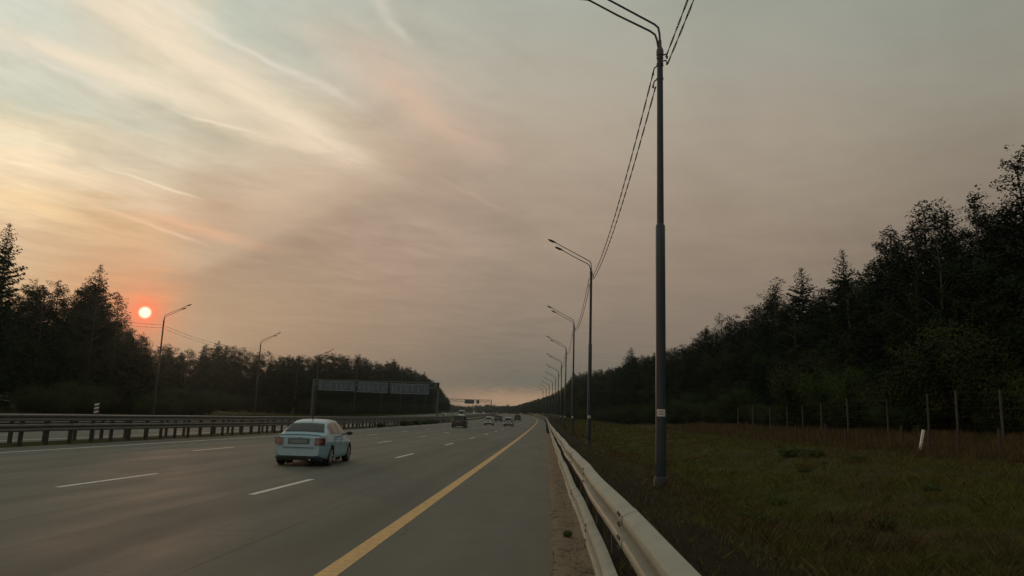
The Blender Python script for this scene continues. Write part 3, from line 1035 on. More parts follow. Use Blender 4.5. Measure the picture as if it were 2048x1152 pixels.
# hazard marker between the two median barriers
t = empty('hazard_marker', P(-21.35, 35.2, 0.0), label='black and white striped marker post poking above the median barrier', cat='road marker')
MB().lathe([(0.03, -0.1), (0.03, 1.22)], 8).build('post', M['galv_dull'], t, smooth=60)
MB().box((0, -0.035, 1.50), (0.24, 0.014, 0.52)).build('plate', M['black_paint'], t)
plate = t.children[-1] if t.children[-1].name.startswith('plate') else t.children[0]
for i in range(3):
    zc = 1.31 + i * 0.175
    MB().add([(-0.115, -0.046, zc - 0.015), (0.115, -0.046, zc + 0.045), (0.115, -0.046, zc + 0.125), (-0.115, -0.046, zc + 0.065)], [(0, 1, 2, 3)]).build('stripe', M['sticker'], plate)


# ------------------------------------------------------------------ vehicles
def make_car(name, kind, paint, label, L, Wd, H, group=None, detail=True):
    """body nose towards +Y, rear bumper at y=0, standing on z=0"""
    t = empty(name, label=label, cat='car' if kind != 'van' else 'van', group=group)
    hw = Wd / 2
    hatch = kind in ('suv', 'hatch', 'van')
    deck = {'sedan': 0.975, 'hatch': 0.95, 'suv': 1.10, 'van': 1.15}[kind]
    hood = {'sedan': 0.86, 'hatch': 0.90, 'suv': 1.05, 'van': 1.05}[kind]
    sill = {'sedan': 0.20, 'hatch': 0.20, 'suv': 0.28, 'van': 0.26}[kind]
    wr = {'sedan': 0.305, 'hatch': 0.30, 'suv': 0.35, 'van': 0.33}[kind]
    ax_r, ax_f = 0.86, L - 0.88
    ys = [0.0, 0.03, 0.08, 0.14, 0.22] + [0.22 + (L - 0.46) * i / 62 for i in range(1, 62)] + [L - 0.22, L - 0.12, L - 0.05, L]

    RK = 0.10 if kind == 'sedan' else 0.05

    def plan(y):          # half width in plan
        w_ = hw
        if y < 0.55:
            w_ -= 0.20 * ((0.55 - y) / 0.55) ** 2.0
        if y > L - 0.9:
            w_ -= 0.20 * ((y - L + 0.9) / 0.9) ** 2.2
        return w_

    def belt(y):
        return float(np.interp(y, [0, 0.12, 0.7, L * 0.45, L - 1.25, L - 0.5, L - 0.1, L], [deck - 0.10, deck - 0.015, deck, deck - 0.045, hood + 0.03, hood - 0.07, hood - 0.17, hood - 0.24]))

    def low(y):
        return float(np.interp(y, [0, 0.15, 0.5, L - 0.6, L - 0.1, L], [sill + 0.13, sill + 0.07, sill, sill, sill + 0.03, sill + 0.1]))

    rows = []
    for y in ys:
        w_, zb, zt = plan(y), low(y), belt(y)
        bmp = 0.0
        ring = [(0, zb), (w_ * 0.80, zb)]
        for s in (0.0, 0.1, 0.2, 0.3, 0.4, 0.5, 0.6, 0.7, 0.8, 0.9):
            z = zb + (zt - zb) * (0.03 + s * 0.90)
            bulge = 0.955 + 0.045 * math.sin(math.pi * min(1, (s + 0.12) / 1.12)) + (0.012 if abs(s - 0.7) < 0.05 else 0)
            if s == 0.0:
                bulge -= 0.03
            if s > 0.75:
                bulge -= 0.028 * (s - 0.75) / 0.15
            ring.append((w_ * bulge, z))
        ring += [(w_ * 0.885, zt - 0.004), (w_ * 0.80, zt + 0.012), (w_ * 0.45, zt + 0.026), (0, zt + 0.032)]
        dy_ = 0.0
        rows.append([(x, y + (RK * ((z - 0.62) / 0.4) if (y < 0.1 and z > 0.62) else 0.0), z) for x, z in ring] + [(-x, y + (RK * ((z - 0.62) / 0.4) if (y < 0.1 and z > 0.62) else 0.0), z) for x, z in ring[-2:0:-1]])
    rows = [r + [r[0]] for r in rows]
    b = MB()
    keep = []
    nc = len(rows[0])
    for i in range(len(rows) - 1):
        for j in range(nc - 1):
            q = [rows[i][j], rows[i][j + 1], rows[i + 1][j + 1], rows[i + 1][j]]
            c = [sum(p[k3] for p in q) / 4 for k3 in range(3)]
            arch = abs(c[0]) > hw * 0.62 and any((c[1] - a) ** 2 + (c[2] - wr) ** 2 < (wr + 0.065) ** 2 for a in (ax_r, ax_f))
            if not arch:
                keep.append((i * nc + j, i * nc + j + 1, (i + 1) * nc + j + 1, (i + 1) * nc + j))
    keep.append(tuple(range(nc - 2, -1, -1)))
    keep.append(tuple((len(rows) - 1) * nc + j for j in range(nc - 1)))
    b.add([p for r in rows for p in r], keep)

    # cabin
    if hatch:
        pr = [(0.04, 0.0), (0.16, 0.30), (0.34, 0.80), (0.48, 0.95), (0.8, 0.99), (1.5, 1.0), (2.1, 0.985), (2.55, 0.93), (3.0, 0.55), (3.42, 0.0)]
    else:
        pr = [(0.50, 0.0), (0.72, 0.28), (1.02, 0.64), (1.26, 0.84), (1.45, 0.925), (1.8, 0.985), (2.1, 1.0), (2.5, 0.965), (2.72, 0.90), (3.1, 0.54), (3.52, 0.0)]
    if kind == 'van':
        pr = [(0.02, 0.0), (0.05, 0.5), (0.1, 0.93), (0.3, 0.99), (2.0, 1.0), (3.2, 0.98), (3.6, 0.9), (3.95, 0.5), (4.3, 0.0)]
    sc_ = L / (4.35 if kind != 'van' else 5.1)
    pr = [(y * sc_, f) for y, f in pr]
    yr, fr = [p[0] for p in pr], [p[1] for p in pr]

    def roof(y):
        return belt(y) + 0.01 + (H - belt(y) - 0.01) * float(np.interp(y, yr, fr))

    wb, wt = hw * 0.92, hw * 0.575
    if kind in ('suv', 'van'):
        wt = hw * 0.78
    cy = sorted(set([yr[0] + (yr[-1] - yr[0]) * i / 40 for i in range(41)] + yr))

    def cab(y, v):
        """surface point of the cabin side: v=0 belt, v=1 roof edge"""
        zb, zt = belt(y) - 0.02, roof(y) - 0.035
        f = (zt - zb) / max(0.05, (H - belt(y)))
        f = max(0, min(1, f))
        ends = min(1.0, 0.90 + 0.10 * math.sin(math.pi * (y - yr[0]) / (yr[-1] - yr[0])) ** 0.6) if yr[-1] > y > yr[0] else 0.90
        wtop = (wb + (wt - wb) * f) * ends
        x = wb * ends + (wtop - wb * ends) * v + 0.018 * math.sin(math.pi * v)
        return x, y, zb + (zt - zb) * v

    crow = []
    for y in cy:
        half = [cab(y, v) for v in (0, 0.2, 0.4, 0.6, 0.8, 1.0)]
        xe = half[-1][0]
        half += [(xe * 0.965, y, roof(y) - 0.016), (xe * 0.88, y, roof(y) - 0.001), (xe * 0.5, y, roof(y) + 0.012), (0, y, roof(y) + 0.020)]
        crow.append(half + [(-x, yy, z) for x, yy, z in half[-2::-1]])
    b.grid(crow)
    b.build('body', paint, t, smooth=42)

    # glass
    g = 0.010
    y0g, y1g = (yr[0] + 0.10 * sc_, yr[0] + 0.60 * sc_) if not hatch else (yr[0] + 0.03, yr[0] + 0.30 * sc_)
    rows = []
    for i in range(9):
        y = y0g + (y1g - y0g) * i / 8
        xe = cab(y, 1.0)[0] * 0.90
        rows.append([(xe * q, y - g * 0.8, roof(y) + 0.020 * (1 - q * q) + g) for q in [-1 + 2 * j / 10 for j in range(11)]])
    MB().grid(rows).build('rear_window', M['glass'], t, smooth=180)
    ya, yb = (2.72 if not hatch else 2.55) * sc_ + 0.06, (3.45 if not hatch else 3.36) * sc_
    if kind == 'van':
        ya, yb = 3.62 * sc_, 4.22 * sc_
    rows = []
    for i in range(7):
        y = ya + (yb - ya) * i / 6
        xe = cab(y, 1.0)[0] * 0.92
        rows.append([(xe * q, y + g * 0.8, roof(y) + 0.012 * (1 - q * q) + g) for q in [-1 + 2 * j / 8 for j in range(9)]])
    MB().grid(rows).build('windscreen', M['glass'], t, smooth=180)
    spans = {'sedan': [(1.02, 1.34), (1.38, 2.08), (2.15, 3.05)], 'hatch': [(0.40, 0.85), (0.92, 1.75), (1.82, 2.85)], 'suv': [(0.40, 0.90), (0.98, 1.80), (1.87, 2.85)], 'van': [(2.75, 3.75)]}[kind]
    for s in (1, -1):
        for a, c in spans:
            rows = []
            for i in range(9):
                y = (a + (c - a) * i / 8) * sc_
                top = 0.90
                rows.append([(s * (cab(y, v)[0] + g), y, cab(y, v)[2]) for v in [0.14 + (top - 0.14) * j / 6 for j in range(7)]])
            MB().grid(rows).build('side_window', M['glass'], t, smooth=180)

    # lamps wrapped round the rear corners
    def lamp(s, z0, z1, x0, yend, mat, nm, off=0.014, par=t):
        rows = []
        for z in [z0 + (z1 - z0) * i / 5 for i in range(6)]:
            yb_ = RK * ((z - 0.62) / 0.4) if z > 0.62 else 0
            r = []
            for i in range(4):
                r.append((s * (x0 + (plan(0) * 0.985 - x0) * i / 3), yb_ - off, z))
            for i in range(1, 6):
                y = yend * i / 5
                r.append((s * (plan(y) * 1.0 + off), y + yb_ * (1 - i / 5), z))
            rows.append(r)
        return MB().grid(rows).build(nm, mat, par, smooth=40)

    lz0, lz1 = (deck - 0.315, deck - 0.095) if kind == 'sedan' else (deck - 0.25, deck + 0.02)
    for s in (1, -1):
        tl = lamp(s, lz0, lz1, 0.49 * hw / 0.85, 0.20, M['tail'], 'tail_light')
        lamp(s, lz0 + 0.09, lz0 + 0.15, 0.56 * hw / 0.85, 0.10, M['tail_pale'], 'reversing_lens', 0.020, tl)
    # tailgate dressing
    if kind != 'sedan':
        MB().box((0, -0.012, 0.33 + sill * 0.3), (Wd * 0.66, 0.05, 0.10), bev=0.02).build('bumper_insert', M['trim'], t)
    MB().box((0, 0.010 + (RK - 0.05) * 0.4, deck - 0.20), (0.66, 0.03, 0.17)).build('plate_recess', M['plate_recess'], t)
    MB().box((0, -0.010 + (RK - 0.05) * 0.4, deck - 0.205), (0.52, 0.014, 0.112)).build('number_plate', M['plate'], t)
    MB().lathe([(0.035, 0.0), (0.035, -0.012), (0.02, -0.016)], 14, 'y', (0, 0.03 + (RK - 0.05) * 0.7, deck - 0.075)).build('badge', M['chrome'], t)
    MB().box((0, -0.005, 0.585), (plan(0) * 1.5, 0.02, 0.012)).build('bumper_seam', M['trim'], t)
    MB().tube([(hw * 0.45, 0.25, sill + 0.02), (hw * 0.45, -0.02, sill + 0.015)], 0.03, 8).build('exhaust_pipe', M['chrome'], t)
    MB().box((0, L / 2, sill + 0.03), (Wd * 0.82, L - 0.5, 0.10)).build('underbody', M['trim'], t)
    for s in (1, -1):
        b = MB()
        for a in (ax_r, ax_f):
            rows = []
            for i in range(13):
                th = math.pi * (i / 12) * 1.16 - 0.25
                rows.append([(s * hw * 0.55, a + (wr + 0.07) * math.cos(th), wr + (wr + 0.07) * math.sin(th)), (s * (plan(a) * 0.985), a + (wr + 0.07) * math.cos(th), wr + (wr + 0.07) * math.sin(th))])
            b.grid(rows)
            b.box((s * hw * 0.55, a, wr + 0.05), (0.02, 2 * wr + 0.1, 2 * wr))
        b.build('wheel_well', M['trim'], t)
        for a in (ax_r, ax_f):
            wc = (s * (hw - 0.115), a, wr)
            wh = empty('wheel', wc)
            wh.parent = t
            tw = 0.10
            MB().lathe([(wr * 0.62, -tw), (wr * 0.93, -tw), (wr, -tw * 0.7), (wr, tw * 0.7), (wr * 0.93, tw), (wr * 0.62, tw)], 24, 'x').build('tyre', M['rubber'], wh, smooth=40)
            rb = MB().lathe([(wr * 0.63, s * tw * 0.55), (wr * 0.63, s * tw * 1.02), (wr * 0.57, s * tw * 1.02), (wr * 0.55, s * tw * 0.6)], 20, 'x')
            for i in range(7):
                th = 2 * math.pi * i / 7
                rb.tube([(s * tw * 0.85, 0.04 * math.cos(th), 0.04 * math.sin(th)), (s * tw * 0.95, wr * 0.6 * math.cos(th), wr * 0.6 * math.sin(th))], [0.035, 0.024], 5)
            rb.build('rim', M['alloy'], wh, smooth=40)
        # mirrors, door seams and handles
        ym = (2.78 if not hatch else 2.55) * sc_
        if kind == 'van':
            ym = 3.8 * sc_
        mb = MB()
        mb.tube([(s * (hw - 0.10), ym, belt(ym) + 0.05), (s * (hw + 0.06), ym - 0.03, belt(ym) + 0.08)], 0.025, 6)
        rows = []
        for q, k4 in ((-0.09, 0.6), (-0.05, 1.0), (0.05, 0.9), (0.10, 0.3)):
            rows.append([(s * (hw + 0.13 + 0.105 * k4 * math.cos(th)), ym + q, belt(ym) + 0.10 + 0.07 * k4 * math.sin(th)) for th in [2 * math.pi * i / 10 for i in range(11)]])
        mb.grid(rows)
        mb.f += [tuple(len(mb.v) - 44 + i for i in range(9, -1, -1)), tuple(len(mb.v) - 11 + i for i in range(10))]
        mb.build('mirror', M['trim'], t, smooth=50)
        if kind != 'van':
            for yy in ((1.36, 2.11) if not hatch else (0.9, 1.78)):
                z0_ = belt(yy * sc_)
                MB().box((s * (plan(1.5) * 0.985), (yy + 0.18) * sc_, z0_ - 0.12), (0.03, 0.16, 0.028)).build('door_handle', M['chrome'] if kind == 'suv' else paint, t)
            b = MB()
            for yy in ((1.20, 2.11, 3.02) if not hatch else (0.86, 1.78, 2.8)):
                pts = []
                for zz in [0.34 + (deck - 0.44) * i / 6 for i in range(7)]:
                    pts.append((s * (plan(yy * sc_) * (0.972 + 0.028 * math.sin(math.pi * (zz - 0.2) / 0.9))), yy * sc_, zz))
                b.tube(pts, 0.006, 4)
            b.build('door_seam', M['trim'], t)
    if kind != 'van':
        MB().tube([(0, 1.52 * sc_, H - 0.01), (0, 1.34 * sc_, H + 0.15)], [0.020, 0.012], 5).build('aerial', M['trim'], t)
    # front lamps and grille
    for s in (1, -1):
        MB().box((s * hw * 0.62, L - 0.03, hood - 0.24), (0.34, 0.10, 0.15), bev=0.03).build('headlight', M['lamp_glass'], t)
    MB().box((0, L - 0.005, hood - 0.30), (0.62, 0.05, 0.13)).build('grille', M['trim'], t)
    return t


def park(o, u, Y, yaw=0.0, z=0.0):
    o.location = P(u, Y, z)
    slope = (zg(Y + 2) - zg(Y - 2)) / 4
    o.rotation_euler = (math.atan(slope), 0, yaw)
    return o


M['paint_pale_blue'] = mat_paint('pale_silver_blue_paint', (0.23, 0.385, 0.46), 0.32)
M['paint_black'] = mat_paint('dark_green_black_paint', (0.014, 0.019, 0.016), 0.5)
M['paint_white'] = mat_paint('white_paint_gloss', (0.62, 0.63, 0.62))
M['paint_silver'] = mat_paint('silver_paint', (0.42, 0.44, 0.47))
M['paint_grey'] = mat_paint('dark_grey_paint', (0.06, 0.065, 0.07))

park(make_car('sedan', 'sedan', M['paint_pale_blue'], 'pale silver-blue saloon with tail lights off, nearest car on the road', 4.38, 1.71, 1.44), -7.66, 23.45, R(2.5))
TRAFFIC = 'distant cars driving away'
park(make_car('off_roader', 'suv', M['paint_black'], 'dark boxy off-roader next to the median barrier, ahead of the pale saloon', 4.5, 1.88, 1.72, TRAFFIC), -12.1, 105.0)
park(make_car('hatchback', 'hatch', M['paint_white'], 'white hatchback driving away between the dark off-roader and the silver hatchback', 4.1, 1.72, 1.52, TRAFFIC), -10.5, 140.0)
park(make_car('hatchback', 'hatch', M['paint_silver'], 'silver hatchback driving away, closest to the yellow edge line', 4.1, 1.74, 1.52, TRAFFIC), -6.6, 134.0)
park(make_car('estate_car', 'suv', M['paint_grey'], 'small dark car in the distance just beyond the white hatchback', 4.5, 1.84, 1.60, TRAFFIC), -12.4, 198.0)
park(make_car('people_carrier', 'suv', M['paint_black'], 'farthest dark car, half hidden past the silver hatchback', 4.6, 1.84, 1.75, TRAFFIC), -8.2, 226.0)
park(make_car('delivery_van', 'van', M['paint_white'], 'white van on the far carriageway, seen over the median barrier in the distance', 5.4, 2.0, 2.35), -25.5, 236.0, math.pi)
park(make_car('oncoming_car', 'hatch', M['paint_white'], 'white car on the far carriageway, its roof just over the median barrier', 4.2, 1.78, 1.55), -26.2, 196.0, math.pi)

# ------------------------------------------------------------------ wire fence below the wood
fence = empty('wire_fence', G(22, 45), label='tall wire fence on pale concrete posts along the foot of the wood', cat='fence')
fx, fy, fz = fence.location
fpts = []
for Y in (28.5, 33.0, 37.6, 41.4, 45.2, 49.5, 56.0, 61, 66, 71, 76, 82, 88):
    u = 22.0 + 0.25 * math.sin(Y)
    x, _, z = G(u, Y)
    lean = 0.03 * math.sin(Y * 3.1)
    h = 2.45 + 0.15 * math.sin(Y * 1.7)
    MB().tube([(x - fx, Y - fy, z - 0.4 - fz), (x - fx + lean, Y - fy, z + h - fz)], 0.062, 6).build('post', M['concrete'], fence)
    fpts.append((x + lean - fx, Y - fy, z - fz, h))
for f in (0.12, 0.3, 0.48, 0.66, 0.82, 0.97):
    pts = []
    for a, b_ in zip(fpts[:-1], fpts[1:]):
        for s in (0, 0.25, 0.5, 0.75):
            pts.append((a[0] + (b_[0] - a[0]) * s - 0.07, a[1] + (b_[1] - a[1]) * s, a[2] + a[3] * f + (b_[2] + b_[3] * f - a[2] - a[3] * f) * s - 0.03 * math.sin(math.pi * s)))
    MB().tube(pts, 0.0035, 4).build('wire', M['post_dark'], fence)
low_f = empty('post_fence', G(18, 40), label='low row of dark wooden posts standing in the dry grass', cat='fence')
fx, fy, fz = low_f.location
for Y in (31.5, 34.2, 36.6, 39.5, 43.0, 46.2, 49.5, 53, 57, 61.5):
    u = 18.2 + 0.3 * math.sin(Y * 2)
    x, _, z = G(u, Y)
    MB().tube([(x - fx, Y - fy, z - 0.3 - fz), (x - fx + 0.05 * math.sin(Y * 5), Y - fy + 0.04, z + 1.12 + 0.15 * math.sin(Y * 7) - fz)], [0.075, 0.06], 6).build('post', M['wood_dark'], low_f)
# white marker
t = empty('marker_post', G(17.75, 37.0, 0.16), label='short leaning white marker post in the grass before the fences', cat='marker post')
t.rotation_euler = (0.0, R(14), R(8))
MB().box((0, 0, 0.36), (0.13, 0.09, 0.92), bev=0.02).build('shaft', M['white_paint'], t)
MB().add([(-0.065, -0.045, 0.822), (0.065, -0.045, 0.822), (0.065, 0.045, 0.822), (-0.065, 0.045, 0.822), (-0.04, -0.045, 0.88), (0.04, -0.045, 0.88), (0.04, 0.045, 0.88), (-0.04, 0.045, 0.88)],
         [(0, 1, 2, 3), (4, 5, 6, 7), (0, 1, 5, 4), (1, 2, 6, 5), (2, 3, 7, 6), (3, 0, 4, 7)]).build('cap', M['white_paint'], t)


# ------------------------------------------------------------------ trees
def leaf_quads(centres, sizes, rg, hub=None):
    """little folded leaf sprays at given centres"""
    n = len(centres)
    a = rg.normal(size=(n, 3))
    a /= np.linalg.norm(a, axis=1)[:, None]
    b = rg.normal(size=(n, 3))
    if hub is not None:          # leaves turn their faces outwards to the light, loosely
        o_ = centres - np.array(hub)
        o_ /= np.linalg.norm(o_, axis=1)[:, None] + 1e-6
        o_ = o_ + rg.normal(size=(n, 3)) * 0.42 + np.array((0, 0, 0.25))
        o_ /= np.linalg.norm(o_, axis=1)[:, None]
        a -= o_ * np.sum(o_ * a, axis=1)[:, None]
        a /= np.linalg.norm(a, axis=1)[:, None]
        b = np.cross(o_, a)
    b -= a * np.sum(a * b, axis=1)[:, None]
    b /= np.linalg.norm(b, axis=1)[:, None]
    s = sizes[:, None]
    v = np.empty((n, 4, 3))
    v[:, 0] = centres - a * s
    v[:, 1] = centres + b * s * 0.55
    v[:, 2] = centres + a * s
    v[:, 3] = centres - b * s * 0.55
    f = np.arange(n * 4).reshape(n, 4)
    return v.reshape(-1, 3), f


def blob_points(c, r, n, rg):
    p = rg.normal(size=(n, 3))
    p /= np.linalg.norm(p, axis=1)[:, None]
    rad = rg.random(n) ** 0.45
    return c + p * rad[:, None] * np.array(r)


def make_broad(seed, H=16.0, rad=3.6, base=0.16, kind='round', leaves=9000, leaf=0.19):
    rg = np.random.default_rng(seed)
    rr = random.Random(seed)
    tb = MB()
    pts = [(0, 0, -0.4)]
    x = y_ = 0.0
    for i in range(1, 9):
        x += rr.uniform(-0.14, 0.14)
        y_ += rr.uniform(-0.14, 0.14)
        pts.append((x, y_, H * 0.92 * i / 8))
    rad_t = [0.022 * H * 0.5 * (1 - 0.93 * i / 8) + 0.02 for i in range(9)]
    rad_t[0] *= 1.5
    tb.tube(pts, rad_t, 7)
    cs, rs = [], []
    nb = 44 if kind == 'round' else 52
    for i in range(nb):
        f = base + (0.97 - base) * ((i + 0.5) / nb)
        if kind == 'round':
            env = math.sin(math.pi * min(1, ((f - base) / (1.02 - base)) ** 0.75)) ** 0.65
        elif kind == 'birch':
            env = (math.sin(math.pi * min(1, ((f - base) / (1.03 - base)) ** 0.62)) ** 0.8) * 0.78
        else:
            env = (1 - ((f - base) / (1 - base)) ** 1.6) ** 0.6
        az_ = i * 2.399 + rr.uniform(-0.5, 0.5)
        L = rad * env * rr.uniform(0.55, 1.18) + 0.25
        k5 = min(7, int(f * 8 * 0.92))
        p0 = Vector(pts[k5]).lerp(Vector(pts[k5 + 1]), 0.5)
        zr = H * f
        up = rr.uniform(0.25, 0.6) if kind != 'birch' else rr.uniform(0.5, 0.9)
        p0.z = max(H * 0.06, zr - L * up)
        tip = Vector((p0.x + math.cos(az_) * L, p0.y + math.sin(az_) * L, min(H * 0.99, zr + rr.uniform(-0.3, 0.3))))
        mid = p0.lerp(tip, 0.5) + Vector((0, 0, 0.1 * L))
        tb.tube([p0, mid, tip], [0.03 + 0.012 * L, 0.022 + 0.006 * L, 0.012], 4, cap=False)
        nsub = 2 + int(L * 1.4)
        for j in range(nsub):
            q = p0.lerp(tip, 0.35 + 0.65 * (j + 0.5) / nsub) + Vector((rr.uniform(-0.5, 0.5), rr.uniform(-0.5, 0.5), rr.uniform(-0.35, 0.45))) * (0.35 + 0.30 * L)
            cs.append(q)
            rs.append((rr.uniform(0.45, 0.95) + 0.05 * L) * (0.75 if f > 0.85 else 1.0))
    for j in range(14):       # wispy leaders at the top
        a = rr.uniform(0, 6.28)
        q = Vector((pts[-1][0] + math.cos(a) * rr.uniform(0, 0.16 * rad), pts[-1][1] + math.sin(a) * rr.uniform(0, 0.16 * rad), H * rr.uniform(0.90, 1.0)))
        cs.append(q)
        rs.append(rr.uniform(0.22, 0.45))
    wts = np.array([r ** 2 for r in rs])
    wts /= wts.sum()
    cen = []
    for c, r, wt in zip(cs, rs, wts):
        n = max(8, int(leaves * wt))
        cen.append(blob_points(np.array(c), (r, r, r * 0.72), n, rg))
    cen = np.concatenate(cen)
    sz = leaf * rg.uniform(0.6, 1.3, len(cen))
    return tb, leaf_quads(cen, sz, rg, (0, 0, H * 0.42))


def make_spruce(seed, H=18.0, rad=3.9):
    rg = np.random.default_rng(seed)
    rr = random.Random(seed)
    tb = MB()
    tb.tube([(0, 0, -0.4), (0.05, 0, H * 0.5), (0, 0.03, H * 0.985)], [0.24, 0.13, 0.02], 7)
    V, F = [], []
    cen, siz, dirs = [], [], []
    z = H * 0.06
    while z < H * 0.985:
        f = z / H
        dep = H * (1 - f)
        L0 = rad * (1 - math.exp(-dep * 0.60 / rad)) * (0.8 + 0.3 * rr.random()) + 0.05
        nb = max(4, int(5 + 7 * (1 - f)))
        a0 = rr.uniform(0, 6.28)
        for i in range(nb):
            a = a0 + 6.283 * i / nb + rr.uniform(-0.25, 0.25)
            L = L0 * rr.uniform(0.55, 1.15)
            zj = rr.uniform(-0.12, 0.12)
            dr = Vector((math.cos(a), math.sin(a), 0))
            droop = -0.30 * (1 - f) + 0.30 * f
            n = max(3, int(L / 0.17))
            for j in range(n):
                s = (j + 0.6) / n
                c = dr * (L * s) + Vector((0, 0, z + zj + L * (droop * s + 0.16 * s * s)))
                wd = 0.50 * (1 - s * 0.75) * (0.22 + 0.78 * L0 / rad)
                for side in (-1, 0, 1):
                    sd = Vector((-dr.y, dr.x, 0)) * side
                    cen.append(c + sd * wd * 0.7 + Vector((rr.uniform(-.05, .05), rr.uniform(-.05, .05), rr.uniform(-.06, .04) - 0.08 * abs(side))))
                    q = (dr * 0.75 + sd * 0.8 + Vector((0, 0, -0.32 - 0.2 * abs(side)))).normalized()
                    dirs.append(q)
                    siz.append(0.20 * rr.uniform(0.7, 1.35) * (0.75 + 0.4 * (1 - f)) * (0.42 + 0.58 * min(1.0, dep / 4.0)))
        z += (0.26 + 0.22 * (1 - f)) * rr.uniform(0.7, 1.3) * H / 18
    cen = np.array([tuple(c) for c in cen])
    dirs = np.array([tuple(c) for c in dirs])
    s = np.array(siz)[:, None]
    n = len(cen)
    b = rg.normal(size=(n, 3)) * np.array((1, 1, 0.5))
    b -= dirs * np.sum(dirs * b, axis=1)[:, None]
    b /= np.linalg.norm(b, axis=1)[:, None]
    v = np.empty((n, 4, 3))
    v[:, 0] = cen - dirs * s
    v[:, 1] = cen + b * s * 0.42
    v[:, 2] = cen + dirs * s * 1.1
    v[:, 3] = cen - b * s * 0.42
    return tb, (v.reshape(-1, 3), np.arange(n * 4).reshape(n, 4))


def make_shrub(seed, H=4.0, rad=2.6, leaves=5200, leaf=0.12):
    rg = np.random.default_rng(seed)
    rr = random.Random(seed)
    tb = MB()
    cs, rs = [], []
    for i in range(26):
        a = i * 2.399
        q = math.sqrt((i + 0.5) / 26) * rad * 0.85
        h = H * (math.sqrt(max(0.05, 1 - (q / rad) ** 2)) * rr.uniform(0.78, 0.98))
        tip = Vector((math.cos(a) * q, math.sin(a) * q, h * 0.86))
        tb.tube([(0.1 * math.cos(a), 0.1 * math.sin(a), -0.2), (tip.x * 0.45, tip.y * 0.45, tip.z * 0.5), tip], [0.05, 0.035, 0.012], 4, cap=False)
        for s in (0.35, 0.6, 0.82, 1.0):
            cs.append(Vector((tip.x * (0.4 + 0.6 * s), tip.y * (0.4 + 0.6 * s), tip.z * s)) + Vector((rr.uniform(-.3, .3), rr.uniform(-.3, .3), rr.uniform(-.15, .25))) * rad * 0.3)
            rs.append(rr.uniform(0.16, 0.30) * rad)
    wts = np.array([r ** 2 for r in rs])
    wts /= wts.sum()
    cen = np.concatenate([blob_points(np.array(c), (r, r, r * 0.75), max(6, int(leaves * wt)), rg) for c, r, wt in zip(cs, rs, wts)])
    cen[:, 2] = np.maximum(cen[:, 2], 0.03)
    return tb, leaf_quads(cen, leaf * rg.uniform(0.6, 1.35, len(cen)), rg, (0, 0, H * 0.15))


LIB = {}


def lib(key, made, leafmat, barkmat, H):
    tb, (v, f) = made
    LIB[key] = (tb.mesh('trunk', barkmat, 60), np_mesh('crown', v, f, leafmat), H)


for i in range(4):
    lib(f'round{i}', make_broad(11 + i, 16, 3.7 + 0.3 * (i % 2), 0.08, 'round', 22000, 0.115), M['leaf'], M['bark'], 16)
for i in range(3):
    lib(f'birch{i}', make_broad(31 + i, 17, 3.3, 0.14, 'birch', 13500, 0.115), M['leaf_birch'], M['bark_pale'], 17)
for i in range(3):
    lib(f'spruce{i}', make_spruce(51 + i, 18, 3.9 - 0.4 * (i % 2)), M['needle'], M['bark'], 18)
for i in range(3):
    lib(f'shrub{i}', make_shrub(71 + i, 7.0, 4.4, 30000, 0.080), M['shrub'], M['bark'], 7)
for i in range(2):
    lib(f'weed{i}', make_shrub(81 + i, 1.0, 0.7, 1500, 0.05), M['weed'], M['bark'], 1)

NAMES = {'round': 'broadleaf_tree', 'birch': 'birch_tree', 'spruce': 'spruce_tree', 'shrub': 'shrub', 'weed': 'weed_clump'}
CATS = {'round': 'tree', 'birch': 'tree', 'spruce': 'tree', 'shrub': 'shrub', 'weed': 'weed'}


def plant(kind, loc, H, label, group=None, wide=1.0, var=None):
    keys = [k6 for k6 in LIB if k6.startswith(kind)]
    key = random.choice(keys) if var is None else f'{kind}{var}'
    tm, cm, H0 = LIB[key]
    s = H / H0
    t = empty(NAMES[kind], loc, random.uniform(0, 6.28), label=label, cat=CATS[kind], group=group)
    sw = s * wide
    t.scale = (sw, sw, s)
    for nm, me in (('trunk' if kind not in ('shrub', 'weed') else 'stems', tm), ('crown' if kind not in ('shrub', 'weed') else 'foliage', cm)):
        o = bpy.data.objects.new(nm, me)
        put(o, nm, t)
    return t


SKY_L = [(-400, 520), (-60, 540), (0, 575), (20, 585), (40, 565), (80, 556), (110, 555), (140, 550), (165, 546), (210, 560), (225, 590), (250, 606), (270, 636), (290, 664), (304, 690), (325, 690), (350, 683), (370, 700), (400, 690), (430, 683), (450, 690), (480, 690), (500, 695), (520, 705), (540, 700), (560, 712), (640, 712), (660, 707), (700, 714), (720, 712), (760, 728), (790, 722), (800, 732), (830, 738), (850, 752), (870, 765), (890, 790), (905, 803), (915, 815), (935, 822)]
SKY_R = [(1030, 812), (1060, 803), (1100, 790), (1130, 775), (1150, 747), (1180, 740), (1200, 738), (1240, 733), (1280, 708), (1300, 712), (1340, 695), (1380, 685), (1400, 665), (1420, 645), (1450, 625), (1480, 632), (1500, 618), (1520, 600), (1545, 572), (1570, 600), (1590, 585), (1620, 572), (1650, 575), (1670, 552), (1710, 545), (1730, 510), (1745, 480), (1770, 458), (1800, 430), (1830, 413), (1850, 405), (1870, 420), (1900, 400), (1930, 388), (1955, 376), (1980, 400), (2000, 395), (2012, 400), (2030, 345), (2060, 290), (2400, 200)]


